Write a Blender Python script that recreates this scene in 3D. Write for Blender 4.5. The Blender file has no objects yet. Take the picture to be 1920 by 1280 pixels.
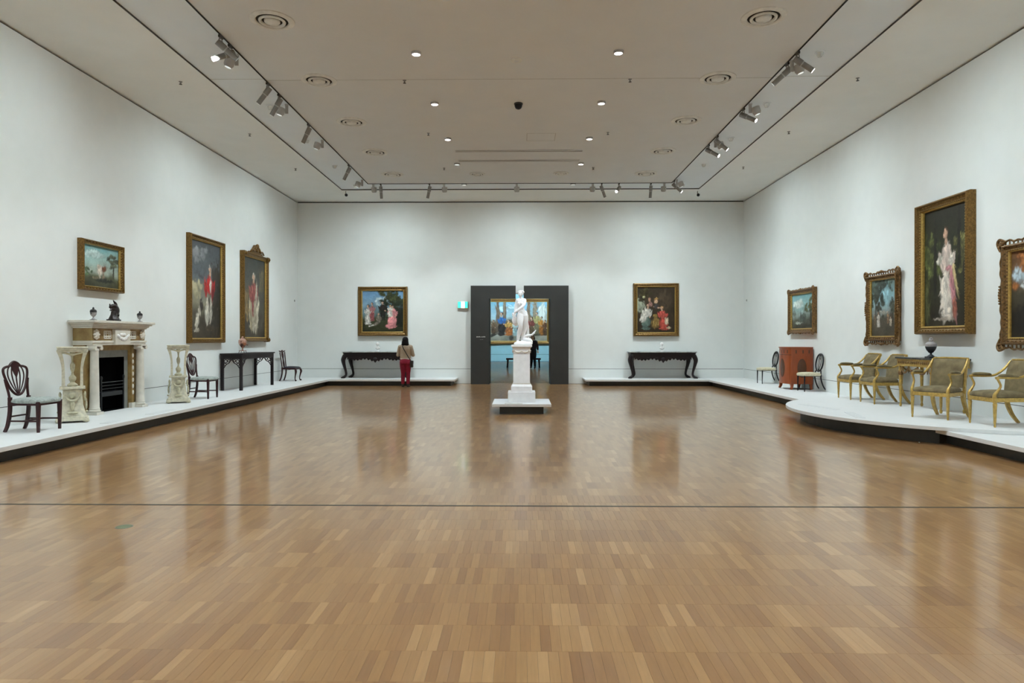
import bpy, math, random
import numpy as np
from mathutils import Vector, Matrix
random.seed(7)
PI = math.pi
scene = bpy.context.scene
C = scene.collection

# ------------------------------------------------------------------ camera
cam_d = bpy.data.cameras.new('camera'); cam = bpy.data.objects.new('camera', cam_d); C.objects.link(cam)
cam_d.sensor_width = 36.0; cam_d.lens = 24.0; cam_d.clip_end = 200
cam.location = (0, 0, 1.55)
cam.rotation_euler = (PI/2 - math.atan(4/1280), 0, math.atan(18/1280))
scene.camera = cam
# ------------------------------------------------------------------ world, exposure
w = bpy.data.worlds.new('world'); scene.world = w; w.use_nodes = True
w.node_tree.nodes['Background'].inputs[0].default_value = (0.8, 0.9, 1, 1)
w.node_tree.nodes['Background'].inputs[1].default_value = 0.02
vs = scene.view_settings
vs.view_transform = 'Standard'; vs.look = 'None'; vs.gamma = 1.0; vs.use_curve_mapping = False
vs.exposure = 0.22
try:
    scene.cycles.max_bounces = 5; scene.cycles.use_light_tree = False; scene.cycles.diffuse_bounces = 4; scene.cycles.glossy_bounces = 3; scene.cycles.transmission_bounces = 1; scene.cycles.caustics_reflective = False; scene.cycles.caustics_refractive = False
except Exception: pass
# ------------------------------------------------------------------ lighting levels
BEAM_W = 205.0      # tighter wall beams on the track
WASH_W = 122.0      # wall-washer lamps on the track
SPOT_W = 45.0       # narrow track spots
DOWN_W = 200.0       # recessed downlights
FAR_W = 520.0       # lamps of the next room
WASH_COL = (0.86, 1.0, 1.04)
WARM_COL = (0.84, 0.98, 1.08)

XL, XR, YB, YF = -7.86, 7.72, 23.85, -6.0      # room
ZW, ZC = 6.33, 6.37
XBL, XBR, XCL, XCR = -5.81, 5.69, -4.76, 4.62  # soffit edge, track line
YBB, YCB = 22.0, 21.1
XM = -0.07
ZP, ZR = 0.217, 0.275

def lamp_spot(loc, target, watts, angle, blend, col, rad=0.05, name='lamp_light', parent=None):
    l = bpy.data.lights.new(name, 'SPOT'); l.energy = watts; l.spot_size = math.radians(angle); l.spot_blend = blend
    l.color = col; l.shadow_soft_size = rad
    o = bpy.data.objects.new(name, l); C.objects.link(o)
    o.location = loc; d = Vector(target) - Vector(loc)
    o.rotation_euler = d.to_track_quat('-Z', 'Y').to_euler()
    if parent is not None:
        o.parent = parent; o.matrix_parent_inverse = parent.matrix_basis.inverted()
    return o

# wide wash (every second position) and a tighter beam along the walls, all hung on the tracks
WASH_Y = [20.6, 18.6, 16.5, 14.3, 11.9, 9.5, 6.2, 1.6, -3.0]
for i, y in enumerate(WASH_Y):
    for xt, xw in ((XCL-.12, XL), (XCR+.12, XR)):
        k = 1 if y > 8 else 2
        lamp_spot((xt, y, 6.08), (xw, y, 0.6), BEAM_W*k, 66, 1.0, WASH_COL)
        if i % 2 == 0: lamp_spot((xt, y-1, 6.08), (xw, y-1, 1.2), WASH_W*2*k, 150, 1.0, WASH_COL)
for i, x in enumerate((-4.5, -2.35, -0.1, 2.2, 4.4)):
    lamp_spot((x, YCB+.12, 6.08), (x, YB, 0.6), BEAM_W*1.35, 66, 1.0, WASH_COL)
    if i % 2 == 0: lamp_spot((x, YCB+.12, 6.08), (x, YB, 1.2), WASH_W*1.8, 150, 1.0, WASH_COL)
for x in (-3.2, 3.2):
    lamp_spot((x, -3.2, 6.08), (x, YF, -1.0), WASH_W*4, 130, 1.0, WASH_COL)
for x in (-2.2, 2.2):
    for y in (31.0,):
        lamp_spot((x, y, 5.9), (x, y, 0), FAR_W*1.2, 120, 1.0, (0.75, 0.93, 1.0), .1)
    lamp_spot((x, 42.5, 5.9), (x, 47, 2.2), FAR_W*2.3, 110, 1.0, (0.72, 0.92, 1.0), .1)

# ------------------------------------------------------------------ materials
MATS = {}
def mat(name, col, rough=.5, metal=0.0, var=.08, scale=8.0, col2=None, bump=0.0, spec=.5, emit=None, estr=0.0, coat=0.0, stretch=(1, 1, 1)):
    if name in MATS: return MATS[name]
    m = bpy.data.materials.new(name); m.use_nodes = True
    nt = m.node_tree; N = nt.nodes; L = nt.links
    b = N['Principled BSDF']
    b.inputs['Roughness'].default_value = rough; b.inputs['Metallic'].default_value = metal
    b.inputs['Specular IOR Level'].default_value = spec
    if coat: b.inputs['Coat Weight'].default_value = coat; b.inputs['Coat Roughness'].default_value = .15
    tc = N.new('ShaderNodeTexCoord'); mp = N.new('ShaderNodeMapping'); mp.inputs['Scale'].default_value = stretch
    nz = N.new('ShaderNodeTexNoise'); nz.inputs['Scale'].default_value = scale; nz.inputs['Detail'].default_value = 4
    L.new(tc.outputs['Object'], mp.inputs[0]); L.new(mp.outputs[0], nz.inputs['Vector'])
    rp = N.new('ShaderNodeValToRGB')
    c2 = col2 if col2 else tuple(max(0, c*(1-2*var)) for c in col)
    c1 = col if col2 else tuple(min(1, c*(1+var)) for c in col)
    rp.color_ramp.elements[0].position = .3; rp.color_ramp.elements[1].position = .7
    rp.color_ramp.elements[0].color = (*c2, 1); rp.color_ramp.elements[1].color = (*c1, 1)
    L.new(nz.outputs['Fac'], rp.inputs[0]); L.new(rp.outputs[0], b.inputs['Base Color'])
    if bump:
        bp = N.new('ShaderNodeBump'); bp.inputs['Strength'].default_value = bump; bp.inputs['Distance'].default_value = .01
        L.new(nz.outputs['Fac'], bp.inputs['Height']); L.new(bp.outputs[0], b.inputs['Normal'])
    if emit:
        b.inputs['Emission Color'].default_value = (*emit, 1); b.inputs['Emission Strength'].default_value = estr
    MATS[name] = m; return m

def parquet_mat():
    m = bpy.data.materials.new('parquet'); m.use_nodes = True
    nt = m.node_tree; N = nt.nodes; L = nt.links; b = N['Principled BSDF']
    geo = N.new('ShaderNodeNewGeometry'); sep = N.new('ShaderNodeSeparateXYZ'); L.new(geo.outputs['Position'], sep.inputs[0])
    def mth(op, a, bb=None):
        n = N.new('ShaderNodeMath'); n.operation = op
        for i, q in enumerate((a, bb)):
            if q is None: continue
            if isinstance(q, (int, float)): n.inputs[i].default_value = q
            else: L.new(q, n.inputs[i])
        return n.outputs[0]
    row = mth('FLOOR', mth('DIVIDE', mth('ADD', sep.outputs['Y'], .01), .309))
    sh = mth('FRACT', mth('MULTIPLY', mth('ADD', row, 40), .37))
    colx = mth('FLOOR', mth('SUBTRACT', mth('DIVIDE', sep.outputs['X'], .052), sh))
    cb = N.new('ShaderNodeCombineXYZ'); L.new(colx, cb.inputs[0]); L.new(row, cb.inputs[1])
    wn = N.new('ShaderNodeTexWhiteNoise'); wn.noise_dimensions = '3D'; L.new(cb.outputs[0], wn.inputs['Vector'])
    # pairs of strips share a tone now and then
    cb2 = N.new('ShaderNodeCombineXYZ'); L.new(mth('FLOOR', mth('DIVIDE', colx, 3)), cb2.inputs[0]); L.new(row, cb2.inputs[1]); cb2.inputs[2].default_value = 5
    wn2 = N.new('ShaderNodeTexWhiteNoise'); wn2.noise_dimensions = '3D'; L.new(cb2.outputs[0], wn2.inputs['Vector'])
    v = mth('ADD', mth('MULTIPLY', wn.outputs['Value'], .6), mth('MULTIPLY', wn2.outputs['Value'], .4))
    rp = N.new('ShaderNodeValToRGB'); L.new(v, rp.inputs[0])
    els = rp.color_ramp.elements
    els[0].position = .08; els[0].color = (.252, .123, .048, 1)
    els[1].position = .92; els[1].color = (.428, .245, .104, 1)
    for p, c in ((.35, (.307, .157, .060)), (.62, (.342, .182, .070)), (.8, (.374, .205, .081))):
        e = els.new(p); e.color = (*c, 1)
    # grain along Y
    cg = N.new('ShaderNodeCombineXYZ'); L.new(mth('MULTIPLY', sep.outputs['X'], 60), cg.inputs[0]); L.new(mth('MULTIPLY', sep.outputs['Y'], 5), cg.inputs[1])
    L.new(mth('MULTIPLY', wn.outputs['Value'], 30), cg.inputs[2])
    gn = N.new('ShaderNodeTexNoise'); gn.inputs['Scale'].default_value = 1; gn.inputs['Detail'].default_value = 3; L.new(cg.outputs[0], gn.inputs['Vector'])
    mr = N.new('ShaderNodeMapRange'); L.new(gn.outputs['Fac'], mr.inputs[0]); mr.inputs[1].default_value = .25; mr.inputs[2].default_value = .75; mr.inputs[3].default_value = .90; mr.inputs[4].default_value = 1.08
    mx = N.new('ShaderNodeMix'); mx.data_type = 'RGBA'; mx.blend_type = 'MULTIPLY'; mx.inputs[0].default_value = 1
    L.new(rp.outputs[0], mx.inputs[6]); L.new(mr.outputs[0], mx.inputs[7]); L.new(mx.outputs[2], b.inputs['Base Color'])
    b.inputs['Roughness'].default_value = .285; b.inputs['Coat Weight'].default_value = .62; b.inputs['Coat Roughness'].default_value = .10; b.inputs['Specular IOR Level'].default_value = .35
    b.inputs['IOR'].default_value = 1.5
    # each block lies a hair out of level
    vs_ = N.new('ShaderNodeVectorMath'); vs_.operation = 'SUBTRACT'; L.new(wn.outputs['Color'], vs_.inputs[0]); vs_.inputs[1].default_value = (.5, .5, .5)
    sc_ = N.new('ShaderNodeVectorMath'); sc_.operation = 'SCALE'; L.new(vs_.outputs[0], sc_.inputs[0]); sc_.inputs['Scale'].default_value = .0025
    ad = N.new('ShaderNodeVectorMath'); L.new(geo.outputs['Normal'], ad.inputs[0]); L.new(sc_.outputs[0], ad.inputs[1])
    nm = N.new('ShaderNodeVectorMath'); nm.operation = 'NORMALIZE'; L.new(ad.outputs[0], nm.inputs[0]); L.new(nm.outputs[0], b.inputs['Normal'])
    return m
PARQ = parquet_mat()

WALLM = mat('wall_paint', (.78, .80, .785), .75, var=.01, scale=3, spec=.2)
CEILM = mat('ceiling_paint', (.69, .70, .695), .85, var=.01, scale=2, spec=.1)
SOFFM = mat('soffit_paint', (.87, .895, .875), .85, var=.01, scale=2, spec=.1)
STRIPM = mat('recess_paint', (.80, .86, .90), .7, var=.01, scale=2, spec=.2)
GAPM = mat('shadow_gap', (.03, .028, .025), .9)
PLATM = mat('platform_white', (.74, .745, .74), .55, var=.012, scale=4)
KICKM = mat('kick_black', (.030, .032, .030), .5)
PANELM = mat('charcoal_panel', (.026, .026, .0245), .55, scale=2)
MAHOG = mat('mahogany', (.034, .007, .008), .38, scale=20, stretch=(1, 1, .2), spec=.3)
DARKW = mat('dark_mahogany', (.012, .006, .007), .4, scale=14, spec=.3)
EBON = mat('black_lacquer', (.009, .008, .012), .4, spec=.3)
GILT = mat('gilt_wood', (.52, .34, .09), .38, .35, var=.15, scale=25, bump=.1)
GILTD = mat('antique_gilt', (.20, .105, .034), .42, .45, var=.3, scale=30, bump=.25)
GILTF = mat('frame_gold', (.20, .108, .026), .38, .55, var=.25, scale=40, bump=.2)
BRONZE = mat('bronze_dark', (.020, .012, .012), .35, .3)
MARB = mat('white_marble', (.84, .83, .82), .45, var=.03, scale=10)
MARBG = mat('grey_marble', (.58, .61, .60), .3, col2=(.14, .15, .15), scale=6)
MARBD = mat('dark_marble', (.055, .06, .06), .25, col2=(.02, .022, .022), scale=12)
SIENA = mat('siena_marble', (.34, .235, .085), .35, col2=(.20, .105, .032), scale=7)
STATU = mat('statuary_marble', (.68, .64, .56), .45, var=.05, scale=9)
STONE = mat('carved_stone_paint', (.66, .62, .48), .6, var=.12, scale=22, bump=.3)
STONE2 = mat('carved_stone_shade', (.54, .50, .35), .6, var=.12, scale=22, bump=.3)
SLIP = mat('grey_slip', (.20, .205, .19), .4, var=.1)
BLACK = mat('matt_black', (.002, .002, .002), .95, spec=.02)  # near-black and dull, for the hearth interior and the track slots
IRON = mat('cast_iron', (.02, .021, .023), .5, .3)
DAMASK = mat('grey_damask', (.44, .48, .45), .8, col2=(.24, .27, .25), scale=28)
CREAM = mat('cream_silk', (.66, .60, .44), .7, col2=(.52, .46, .30), scale=20)
NAVY = mat('navy_leather', (.018, .020, .034), .45)
TAPES = mat('olive_tapestry', (.25, .195, .10), .85, col2=(.115, .085, .042), scale=7, bump=.2)
SATINW = mat('satinwood_veneer', (.33, .075, .018), .35, col2=(.24, .048, .012), scale=6, stretch=(1, 1, .25))
INLAY = mat('oval_inlay', (.10, .034, .012), .3, coat=.4)
COPPER = mat('copper', (.75, .46, .38), .25, .85)
JASPER = mat('black_basalt', (.022, .022, .026), .5)
JASPW = mat('pale_relief', (.36, .34, .34), .6)
METG = mat('grey_metal', (.24, .235, .225), .45, .3)
METD = mat('dark_metal', (.05, .05, .05), .45, .3)
METP = mat('pale_grey_enamel', (.43, .43, .42), .5)
WHITEP = mat('white_plastic', (.72, .71, .66), .5)
LENS = mat('lit_lens', (1, 1, 1), .3, emit=(1, .97, .95), estr=14)
LENSD = mat('downlight_lens', (1, 1, 1), .3, emit=(1, .97, 1), estr=7)
LENSW = mat('dim_lens', (.8, .85, .85), .2, emit=(.9, 1, 1), estr=.6)
GLASSD = mat('clear_dome', (.75, .80, .80), .08, spec=.9)
BLUEW = mat('blue_wall', (.30, .56, .68), .7, var=.01)
LABELM = mat('caption_panel', (.70, .71, .71), .6, var=.06, scale=60)
BRASSG = mat('brass_green', (.17, .20, .11), .5, .4)
JOINT = mat('rubber_joint', (.045, .036, .024), .6)
SKIN = mat('skin', (.52, .31, .22), .55)
KNIT = mat('beige_knit', (.43, .335, .24), .9, scale=60, bump=.3)
CRIM = mat('crimson_denim', (.26, .006, .030), .85, scale=40)
HAIRK = mat('black_hair', (.006, .005, .006), .7, spec=.2, scale=60, stretch=(1, 1, .1), bump=.3)
HAIRB = mat('auburn_hair', (.045, .018, .014), .5, scale=60, bump=.3)
BLKC = mat('black_cloth', (.010, .010, .014), .85)
CHARC = mat('charcoal_cloth', (.030, .024, .034), .85)
LEATH = mat('brown_black_leather', (.022, .014, .012), .45)
WHITEC = mat('white_shirt', (.7, .62, .58), .8)

# ------------------------------------------------------------------ mesh helpers
class MB:
    def __init__(s, M=None): s.v = []; s.f = []; s.M = M
    def add(s, vs, fs):
        n = len(s.v)
        s.v += [tuple(s.M @ Vector(p)) for p in vs] if s.M is not None else [tuple(p) for p in vs]
        s.f += [tuple(i+n for i in f) for f in fs]; return s
    def box(s, x0, x1, y0, y1, z0, z1, t=0.0, tb=0.0):   # t/tb: inset of the top / bottom
        vs = [(x0+tb, y0+tb, z0), (x1-tb, y0+tb, z0), (x1-tb, y1-tb, z0), (x0+tb, y1-tb, z0), (x0+t, y0+t, z1), (x1-t, y0+t, z1), (x1-t, y1-t, z1), (x0+t, y1-t, z1)]
        return s.add(vs, [(3, 2, 1, 0), (4, 5, 6, 7), (0, 1, 5, 4), (1, 2, 6, 5), (2, 3, 7, 6), (3, 0, 4, 7)])
    def lathe(s, prof, seg=20, c=(0, 0), sx=1, sy=1, caps=True):
        vs = []; fs = []; n = len(prof)
        for r, z in prof:
            for k in range(seg):
                a = 2*PI*k/seg; vs.append((c[0]+r*math.cos(a)*sx, c[1]+r*math.sin(a)*sy, z))
        for i in range(n-1):
            for k in range(seg):
                k2 = (k+1) % seg; fs.append((i*seg+k, i*seg+k2, (i+1)*seg+k2, (i+1)*seg+k))
        if caps:
            fs.append(tuple(range(seg-1, -1, -1))); fs.append(tuple((n-1)*seg+k for k in range(seg)))
        return s.add(vs, fs)
    def tube(s, pts, r, seg=8, closed=False, rot=0.0, asp=1.0, ref=None):
        P = [Vector(p) for p in pts]; n = len(P)
        R = list(r) if isinstance(r, (list, tuple)) else [r]*n
        if len(R) != n: R = [R[min(int(i*(len(R)-1)/(n-1)), len(R)-2)]*(1-((i*(len(R)-1)/(n-1)) - min(int(i*(len(R)-1)/(n-1)), len(R)-2))) + R[min(int(i*(len(R)-1)/(n-1)), len(R)-2)+1]*((i*(len(R)-1)/(n-1)) - min(int(i*(len(R)-1)/(n-1)), len(R)-2)) for i in range(n)]
        T = []
        for i in range(n):
            a = P[(i-1) % n] if (closed or i > 0) else P[i]; b = P[(i+1) % n] if (closed or i < n-1) else P[i]
            d = b-a; T.append(d.normalized() if d.length > 1e-9 else Vector((0, 0, 1)))
        rf = Vector(ref) if ref else (Vector((1, 0, 0)) if abs(T[0].x) < .9 else Vector((0, 1, 0)))
        nrm = (rf - T[0]*rf.dot(T[0])).normalized(); vs = []; fs = []
        for i in range(n):
            nrm = nrm - T[i]*nrm.dot(T[i]); nrm = nrm.normalized() if nrm.length > 1e-6 else rf
            bn = T[i].cross(nrm)
            for k in range(seg):
                a = 2*PI*k/seg + rot; vs.append(P[i] + nrm*(R[i]*math.cos(a)) + bn*(R[i]*asp*math.sin(a)))
        m = n if closed else n-1
        for i in range(m):
            j = (i+1) % n
            for k in range(seg):
                k2 = (k+1) % seg; fs.append((i*seg+k, i*seg+k2, j*seg+k2, j*seg+k))
        if not closed:
            fs.append(tuple(range(seg-1, -1, -1))); fs.append(tuple((n-1)*seg+k for k in range(seg)))
        return s.add(vs, fs)
    def sq(s, pts, r, **k): return s.tube(pts, [q*1.414 for q in r] if isinstance(r, (list, tuple)) else r*1.414, seg=4, rot=PI/4, **k)
    def ball(s, c, r, seg=12, rings=8, M=None):
        rx, ry, rz = r if isinstance(r, (tuple, list)) else (r, r, r)
        vs = []; fs = []
        for i in range(1, rings):
            ph = PI*i/rings
            for k in range(seg):
                a = 2*PI*k/seg; vs.append(Vector((rx*math.sin(ph)*math.cos(a), ry*math.sin(ph)*math.sin(a), rz*math.cos(ph))))
        vs += [Vector((0, 0, rz)), Vector((0, 0, -rz))]; t = len(vs)-2
        for i in range(rings-2):
            for k in range(seg):
                k2 = (k+1) % seg; fs.append((i*seg+k, (i+1)*seg+k, (i+1)*seg+k2, i*seg+k2))
        for k in range(seg):
            k2 = (k+1) % seg; fs.append((t, k, k2)); fs.append((t+1, (rings-2)*seg+k2, (rings-2)*seg+k))
        if M is not None: vs = [M @ q for q in vs]
        return s.add([q+Vector(c) for q in vs], fs)
    def prism(s, outline, fn0, fn1):   # outline in 2D; fn0/fn1 map (u,v) to 3D for the two faces
        n = len(outline); vs = [fn0(u, v) for u, v in outline] + [fn1(u, v) for u, v in outline]
        fs = [tuple(range(n-1, -1, -1)), tuple(range(n, 2*n))] + [(i, (i+1) % n, n+(i+1) % n, n+i) for i in range(n)]
        return s.add(vs, fs)
    def slab(s, outline, z0, z1): return s.prism(outline, lambda u, v: (u, v, z0), lambda u, v: (u, v, z1))
    def rectframe(s, w, h, prof):      # picture frame standing in XZ, front -Y; prof (inset, proud)
        vs = []; fs = []; n = len(prof)
        for cx, cz in ((-1, 0), (1, 0), (1, 1), (-1, 1)):
            for d, t in prof:
                vs.append((cx*(w/2-d), -t, (h-d if cz else d)))
        for i in range(4):
            j = (i+1) % 4
            for k in range(n):
                k2 = (k+1) % n; fs.append((i*n+k, j*n+k, j*n+k2, i*n+k2))
        return s.add(vs, fs)
    def build(s, name, m, parent=None, smooth=False, bevel=0.0, ang=None):
        if name in ('leg', 'foot', 'stand_foot', 'paw_foot'): s.v = [(p[0], p[1], max(p[2], 0.0)) for p in s.v]
        me = bpy.data.meshes.new(name); me.from_pydata(s.v, [], s.f); me.update()
        if smooth:
            me.polygons.foreach_set('use_smooth', [True]*len(me.polygons))
            if ang is None: ang = 45
            try: me.set_sharp_from_angle(angle=math.radians(ang))
            except Exception: pass
        me.materials.append(m)
        o = bpy.data.objects.new(name, me); C.objects.link(o)
        if parent is not None: o.parent = parent
        if bevel:
            b = o.modifiers.new('bevel', 'BEVEL'); b.width = bevel; b.segments = 2; b.limit_method = 'ANGLE'
        return o

def remesh(o, vox, sm=4):
    r = o.modifiers.new('remesh', 'REMESH'); r.mode = 'VOXEL'; r.voxel_size = vox; r.use_smooth_shade = True
    if sm:
        s = o.modifiers.new('smooth', 'SMOOTH'); s.factor = .5; s.iterations = sm
    return o
def cat(pts, n=6, closed=False):
    P = [Vector(p) for p in pts]; out = []; m = len(P)
    for i in range(m if closed else m-1):
        if closed: a, b, c, d = P[(i-1) % m], P[i], P[(i+1) % m], P[(i+2) % m]
        else: a, b, c, d = P[max(i-1, 0)], P[i], P[i+1], P[min(i+2, m-1)]
        for k in range(n):
            t = k/n; out.append(.5*((2*b) + (c-a)*t + (2*a-5*b+4*c-d)*t*t + (3*b-a-3*c+d)*t**3))
    if not closed: out.append(P[-1])
    return out
def cat2(pts, n=6, closed=False): return [(p.x, p.y) for p in cat([(a, b, 0) for a, b in pts], n, closed)]
def tag(o, label, catg, group=None):
    o['label'] = label; o['category'] = catg
    if group: o['group'] = group
    return o
def struct(o): o['kind'] = 'structure'; return o
def thing(name, label, catg, loc=(0, 0, 0), rz=0.0, group=None):
    o = bpy.data.objects.new(name, None); C.objects.link(o); o.empty_display_size = .1
    o.location = loc; o.rotation_euler = (0, 0, rz)
    return tag(o, label, catg, group)
def dup(root, loc, rz, label, group=None):
    r = root.copy(); C.objects.link(r); r.location = loc; r.rotation_euler = (0, 0, rz); r['label'] = label
    if group: r['group'] = group
    for ch in list(root.children):
        c = ch.copy(); C.objects.link(c); c.parent = r
        for g in list(ch.children):
            d = g.copy(); C.objects.link(d); d.parent = c
    return r
LEFT, RIGHT, BACK = PI/2, -PI/2, 0.0    # rotation of a thing on that wall, its front to the room

# ------------------------------------------------------------------ room shell
def wallbox(name, x0, x1, y0, y1, z0, z1, m=WALLM): return struct(MB().box(x0, x1, y0, y1, z0, z1).build(name, m))
wl = wallbox('wall_left', XL-.2, XL, YF, YB+.6, .526, ZW)
wr = wallbox('wall_right', XR, XR+.2, YF, YB+.6, .526, ZW)
wallbox('wall_front', XL-.2, XR+.2, YF-.2, YF, 0, ZW)
OX0, OX1, OZ = -1.12, .99, 3.17       # door opening
m = MB(); m.box(XL, OX0, YB, YB+.6, .526, ZW); m.box(OX1, XR, YB, YB+.6, .526, ZW); m.box(OX0, OX1, YB, YB+.6, OZ, ZW)
struct(m.build('wall_back', WALLM))
for nm, b in (('baseboard_left', (XL-.2, XL, YF, YB+.6, 0, .514)), ('baseboard_right', (XR, XR+.2, YF, YB+.6, 0, .514)),):
    wallbox(nm, *b)
m = MB(); m.box(XL, OX0, YB, YB+.6, .008, .514); m.box(OX1, XR, YB, YB+.6, .008, .514)
struct(m.build('baseboard_back', WALLM))
# dark shadow gaps behind the groove and above the walls
m = MB()
m.box(XL-.19, XL-.02, YF, YB, .5, .54); m.box(XL-.19, XL-.05, YF, YB, ZW-.05, ZC+.05)
m.build('shadow_gap', GAPM, wl)
m = MB(); m.box(XR+.02, XR+.19, YF, YB, .5, .54); m.box(XR+.05, XR+.19, YF, YB, ZW-.05, ZC+.05)
m.build('shadow_gap', GAPM, wr)
m = MB(); m.box(XL, OX0-.05, YB+.02, YB+.5, .5, .54); m.box(OX1+.05, XR, YB+.02, YB+.5, .5, .54); m.box(XL, XR, YB+.05, YB+.5, ZW-.05, ZC+.05)
m.box(XL, OX0-.02, YB+.01, YB+.5, 0.0, .03); m.box(OX1+.02, XR, YB+.01, YB+.5, 0.0, .03)
m.build('shadow_gap', GAPM, bpy.data.objects['wall_back'])
# ceiling: centre field, recessed lighting strip, soffit
ceil = struct(MB().box(XCL, XCR, -3.2, YCB, ZC, ZC+.2).build('ceiling', CEILM))
m = MB(); m.box(XL-.2, XBL, YF-.2, YB+.6, ZC, ZC+.2); m.box(XBR, XR+.2, YF-.2, YB+.6, ZC, ZC+.2)
m.box(XBL, XBR, YBB, YB+.6, ZC, ZC+.2); m.box(XBL, XBR, YF-.2, -4.1, ZC, ZC+.2)
m.build('soffit', SOFFM, ceil)
m = MB(); m.box(XBL, XCL, -4.1, YBB, ZC+.025, ZC+.2); m.box(XCR, XBR, -4.1, YBB, ZC+.025, ZC+.2)
m.box(XCL, XCR, YCB, YBB, ZC+.025, ZC+.2); m.box(XCL, XCR, -4.1, -3.2, ZC+.025, ZC+.2)
m.build('recess_panel', STRIPM, ceil)
m = MB()
for x in (XBL, XBR): m.box(x-.004, x+.004, -4.1, YBB, ZC-.003, ZC+.03)
m.box(XBL, XBR, YBB-.005, YBB+.005, ZC-.003, ZC+.03)
m.build('edge_shadow_line', METD, ceil)  # dark strips paint in the shadow gap along the soffit's inner edge
m = MB(); m.box(XCL, XCR, 12.655, 12.667, ZC-.0015, ZC+.01); m.box(XBL, XCL, 12.657, 12.665, ZC+.0235, ZC+.03); m.box(XCR, XBR, 12.657, 12.665, ZC+.0235, ZC+.03)
m.build('panel_seam', mat('seam_grey', (.40, .38, .35), .9), ceil)
m = MB()
for a in ((.12, .8, 16.0, 16.012), (.12, .8, 16.6, 16.612), (.12, .132, 16, 16.6), (.79, .802, 16, 16.6)): m.box(*a, ZC-.002, ZC+.01)
m.build('access_hatch', mat('seam_grey2', (.45, .43, .39), .9), ceil)
for y in (17.47, 18.41):
    t = thing('linear_air_slot', 'long narrow air slot in the ceiling, the %s of the pair' % ('nearer' if y < 18 else 'farther'), 'air vent', (XM, y, ZC), 0, 'linear air slots')
    MB().box(-1.62, 1.62, -.07, .07, -.004, -.0005).build('backing', mat('slot_brown', (.20, .18, .155), .8), t)
    for k in (-.085, .085): MB().box(-1.64, 1.64, k-.015, k+.015, -.012, -.0005).build('slot_rim', CEILM, t)
    MB().box(-1.62, 1.62, -.012, .012, -.01, -.0005).build('blade', CEILM, t)

# next room beyond the door
wallbox('wall_far', -8, 8, 47.0, 47.2, 0, 6.6, BLUEW)
wallbox('wall_far_left', -8.2, -8, YB+.6, 47, 0, 6.6, BLUEW); wallbox('wall_far_right', 8, 8.2, YB+.6, 47, 0, 6.6, BLUEW)
struct(MB().box(-8, 8, YB+.6, 47, 6.4, 6.6).build('ceiling_far', CEILM))
struct(MB().box(-8.2, 8.2, YB+.6, 47, -.1, 0).build('floor_far', PARQ))
m = MB(); m.box(-8, 8, 46.985, 47, .5, .53); m.box(-8, 8, 46.98, 47, 0, .06)
struct(m.build('baseboard_far', mat('blue_shade', (.16, .30, .38), .7)))

# ------------------------------------------------------------------ floor of parquet blocks
floor = struct(MB().box(XL-.2, XR+.2, YF-.2, YB+.6, -.12, -.006).build('floor', JOINT))
PW, PH = .052, .309
def cells():
    for r in range(int((YF)/PH)-1, int((YB+.6)/PH)+1):
        y0 = r*PH-.01; y1 = y0+PH
        if y1 < YF or y0 > YB+.6: continue
        sh = ((r+40)*.37) % 1.0
        for c in range(int(XL/PW)-1, int(XR/PW)+2):
            x0 = (c+sh)*PW
            if x0+PW < XL or x0 > XR: continue
            yield r, x0, y0
near = []; rest = []
for r, x0, y0 in cells():
    yc = y0+PH/2; xc = x0+PW/2
    if 10 <= r <= 13 and abs(xc+.014*yc) < .752*(yc+.15) and len(near) < 300: near.append((x0, y0))
    else: rest.append((x0, y0))
g, ch = .0001, .0004
bm_ = MB(); q = [(g, g, -.006), (PW-g, g, -.006), (PW-g, PH-g, -.006), (g, PH-g, -.006), (ch, ch, 0), (PW-ch, ch, 0), (PW-ch, PH-ch, 0), (ch, PH-ch, 0)]
Fq = [(4, 5, 6, 7), (0, 1, 5, 4), (1, 2, 6, 5), (2, 3, 7, 6), (3, 0, 4, 7)]
bm_.add(q, Fq); o0 = bm_.build('parquet_block', PARQ, floor)
o0.location = (near[0][0], near[0][1], 0)
for x0, y0 in near[1:]:
    o = o0.copy(); C.objects.link(o); o.location = (x0, y0, 0)
def block_field(lst, quads, faces):
    R_ = np.array(lst); qa = np.array(quads); n = len(quads)
    V = (qa[None] + np.concatenate([R_, np.zeros((len(R_), 1))], 1)[:, None, :]).reshape(-1, 3)
    return V, (np.array(faces)[None] + (np.arange(len(R_))*n)[:, None, None]).reshape(-1, 4)
Va, F1 = block_field([p for p in rest if p[1] < 6.5], q, Fq)
Vb, F2 = block_field([p for p in rest if p[1] >= 6.5], [(0, 0, 0), (PW, 0, 0), (PW, PH, 0), (0, PH, 0)], [(0, 1, 2, 3)])
V = np.concatenate([Va, Vb]); Fa = np.concatenate([F1, F2+len(Va)])
me = bpy.data.meshes.new('parquet_field'); me.vertices.add(len(V)); me.vertices.foreach_set('co', V.ravel())
me.loops.add(Fa.size); me.loops.foreach_set('vertex_index', Fa.ravel().astype(np.int32))
me.polygons.add(len(Fa)); me.polygons.foreach_set('loop_start', np.arange(0, Fa.size, 4, dtype=np.int32))
me.polygons.foreach_set('use_smooth', [False]*len(Fa)); me.update(); me.validate(); me.materials.append(PARQ)
pf = bpy.data.objects.new('parquet_field', me); C.objects.link(pf); pf.parent = floor; pf['kind'] = 'stuff'
MB().box(XL+1.3, XR-1.4, 6.33, 6.368, -.004, .0015).build('expansion_joint', JOINT, floor)
t = thing('floor_box', 'small round green-brass floor socket cover set in the parquet', 'floor cover', (-3.29, 5.6, 0))
MB().lathe([(.062, -.004), (.062, .002), (.058, .003)], 28).build('cover', BRASSG, t)
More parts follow.
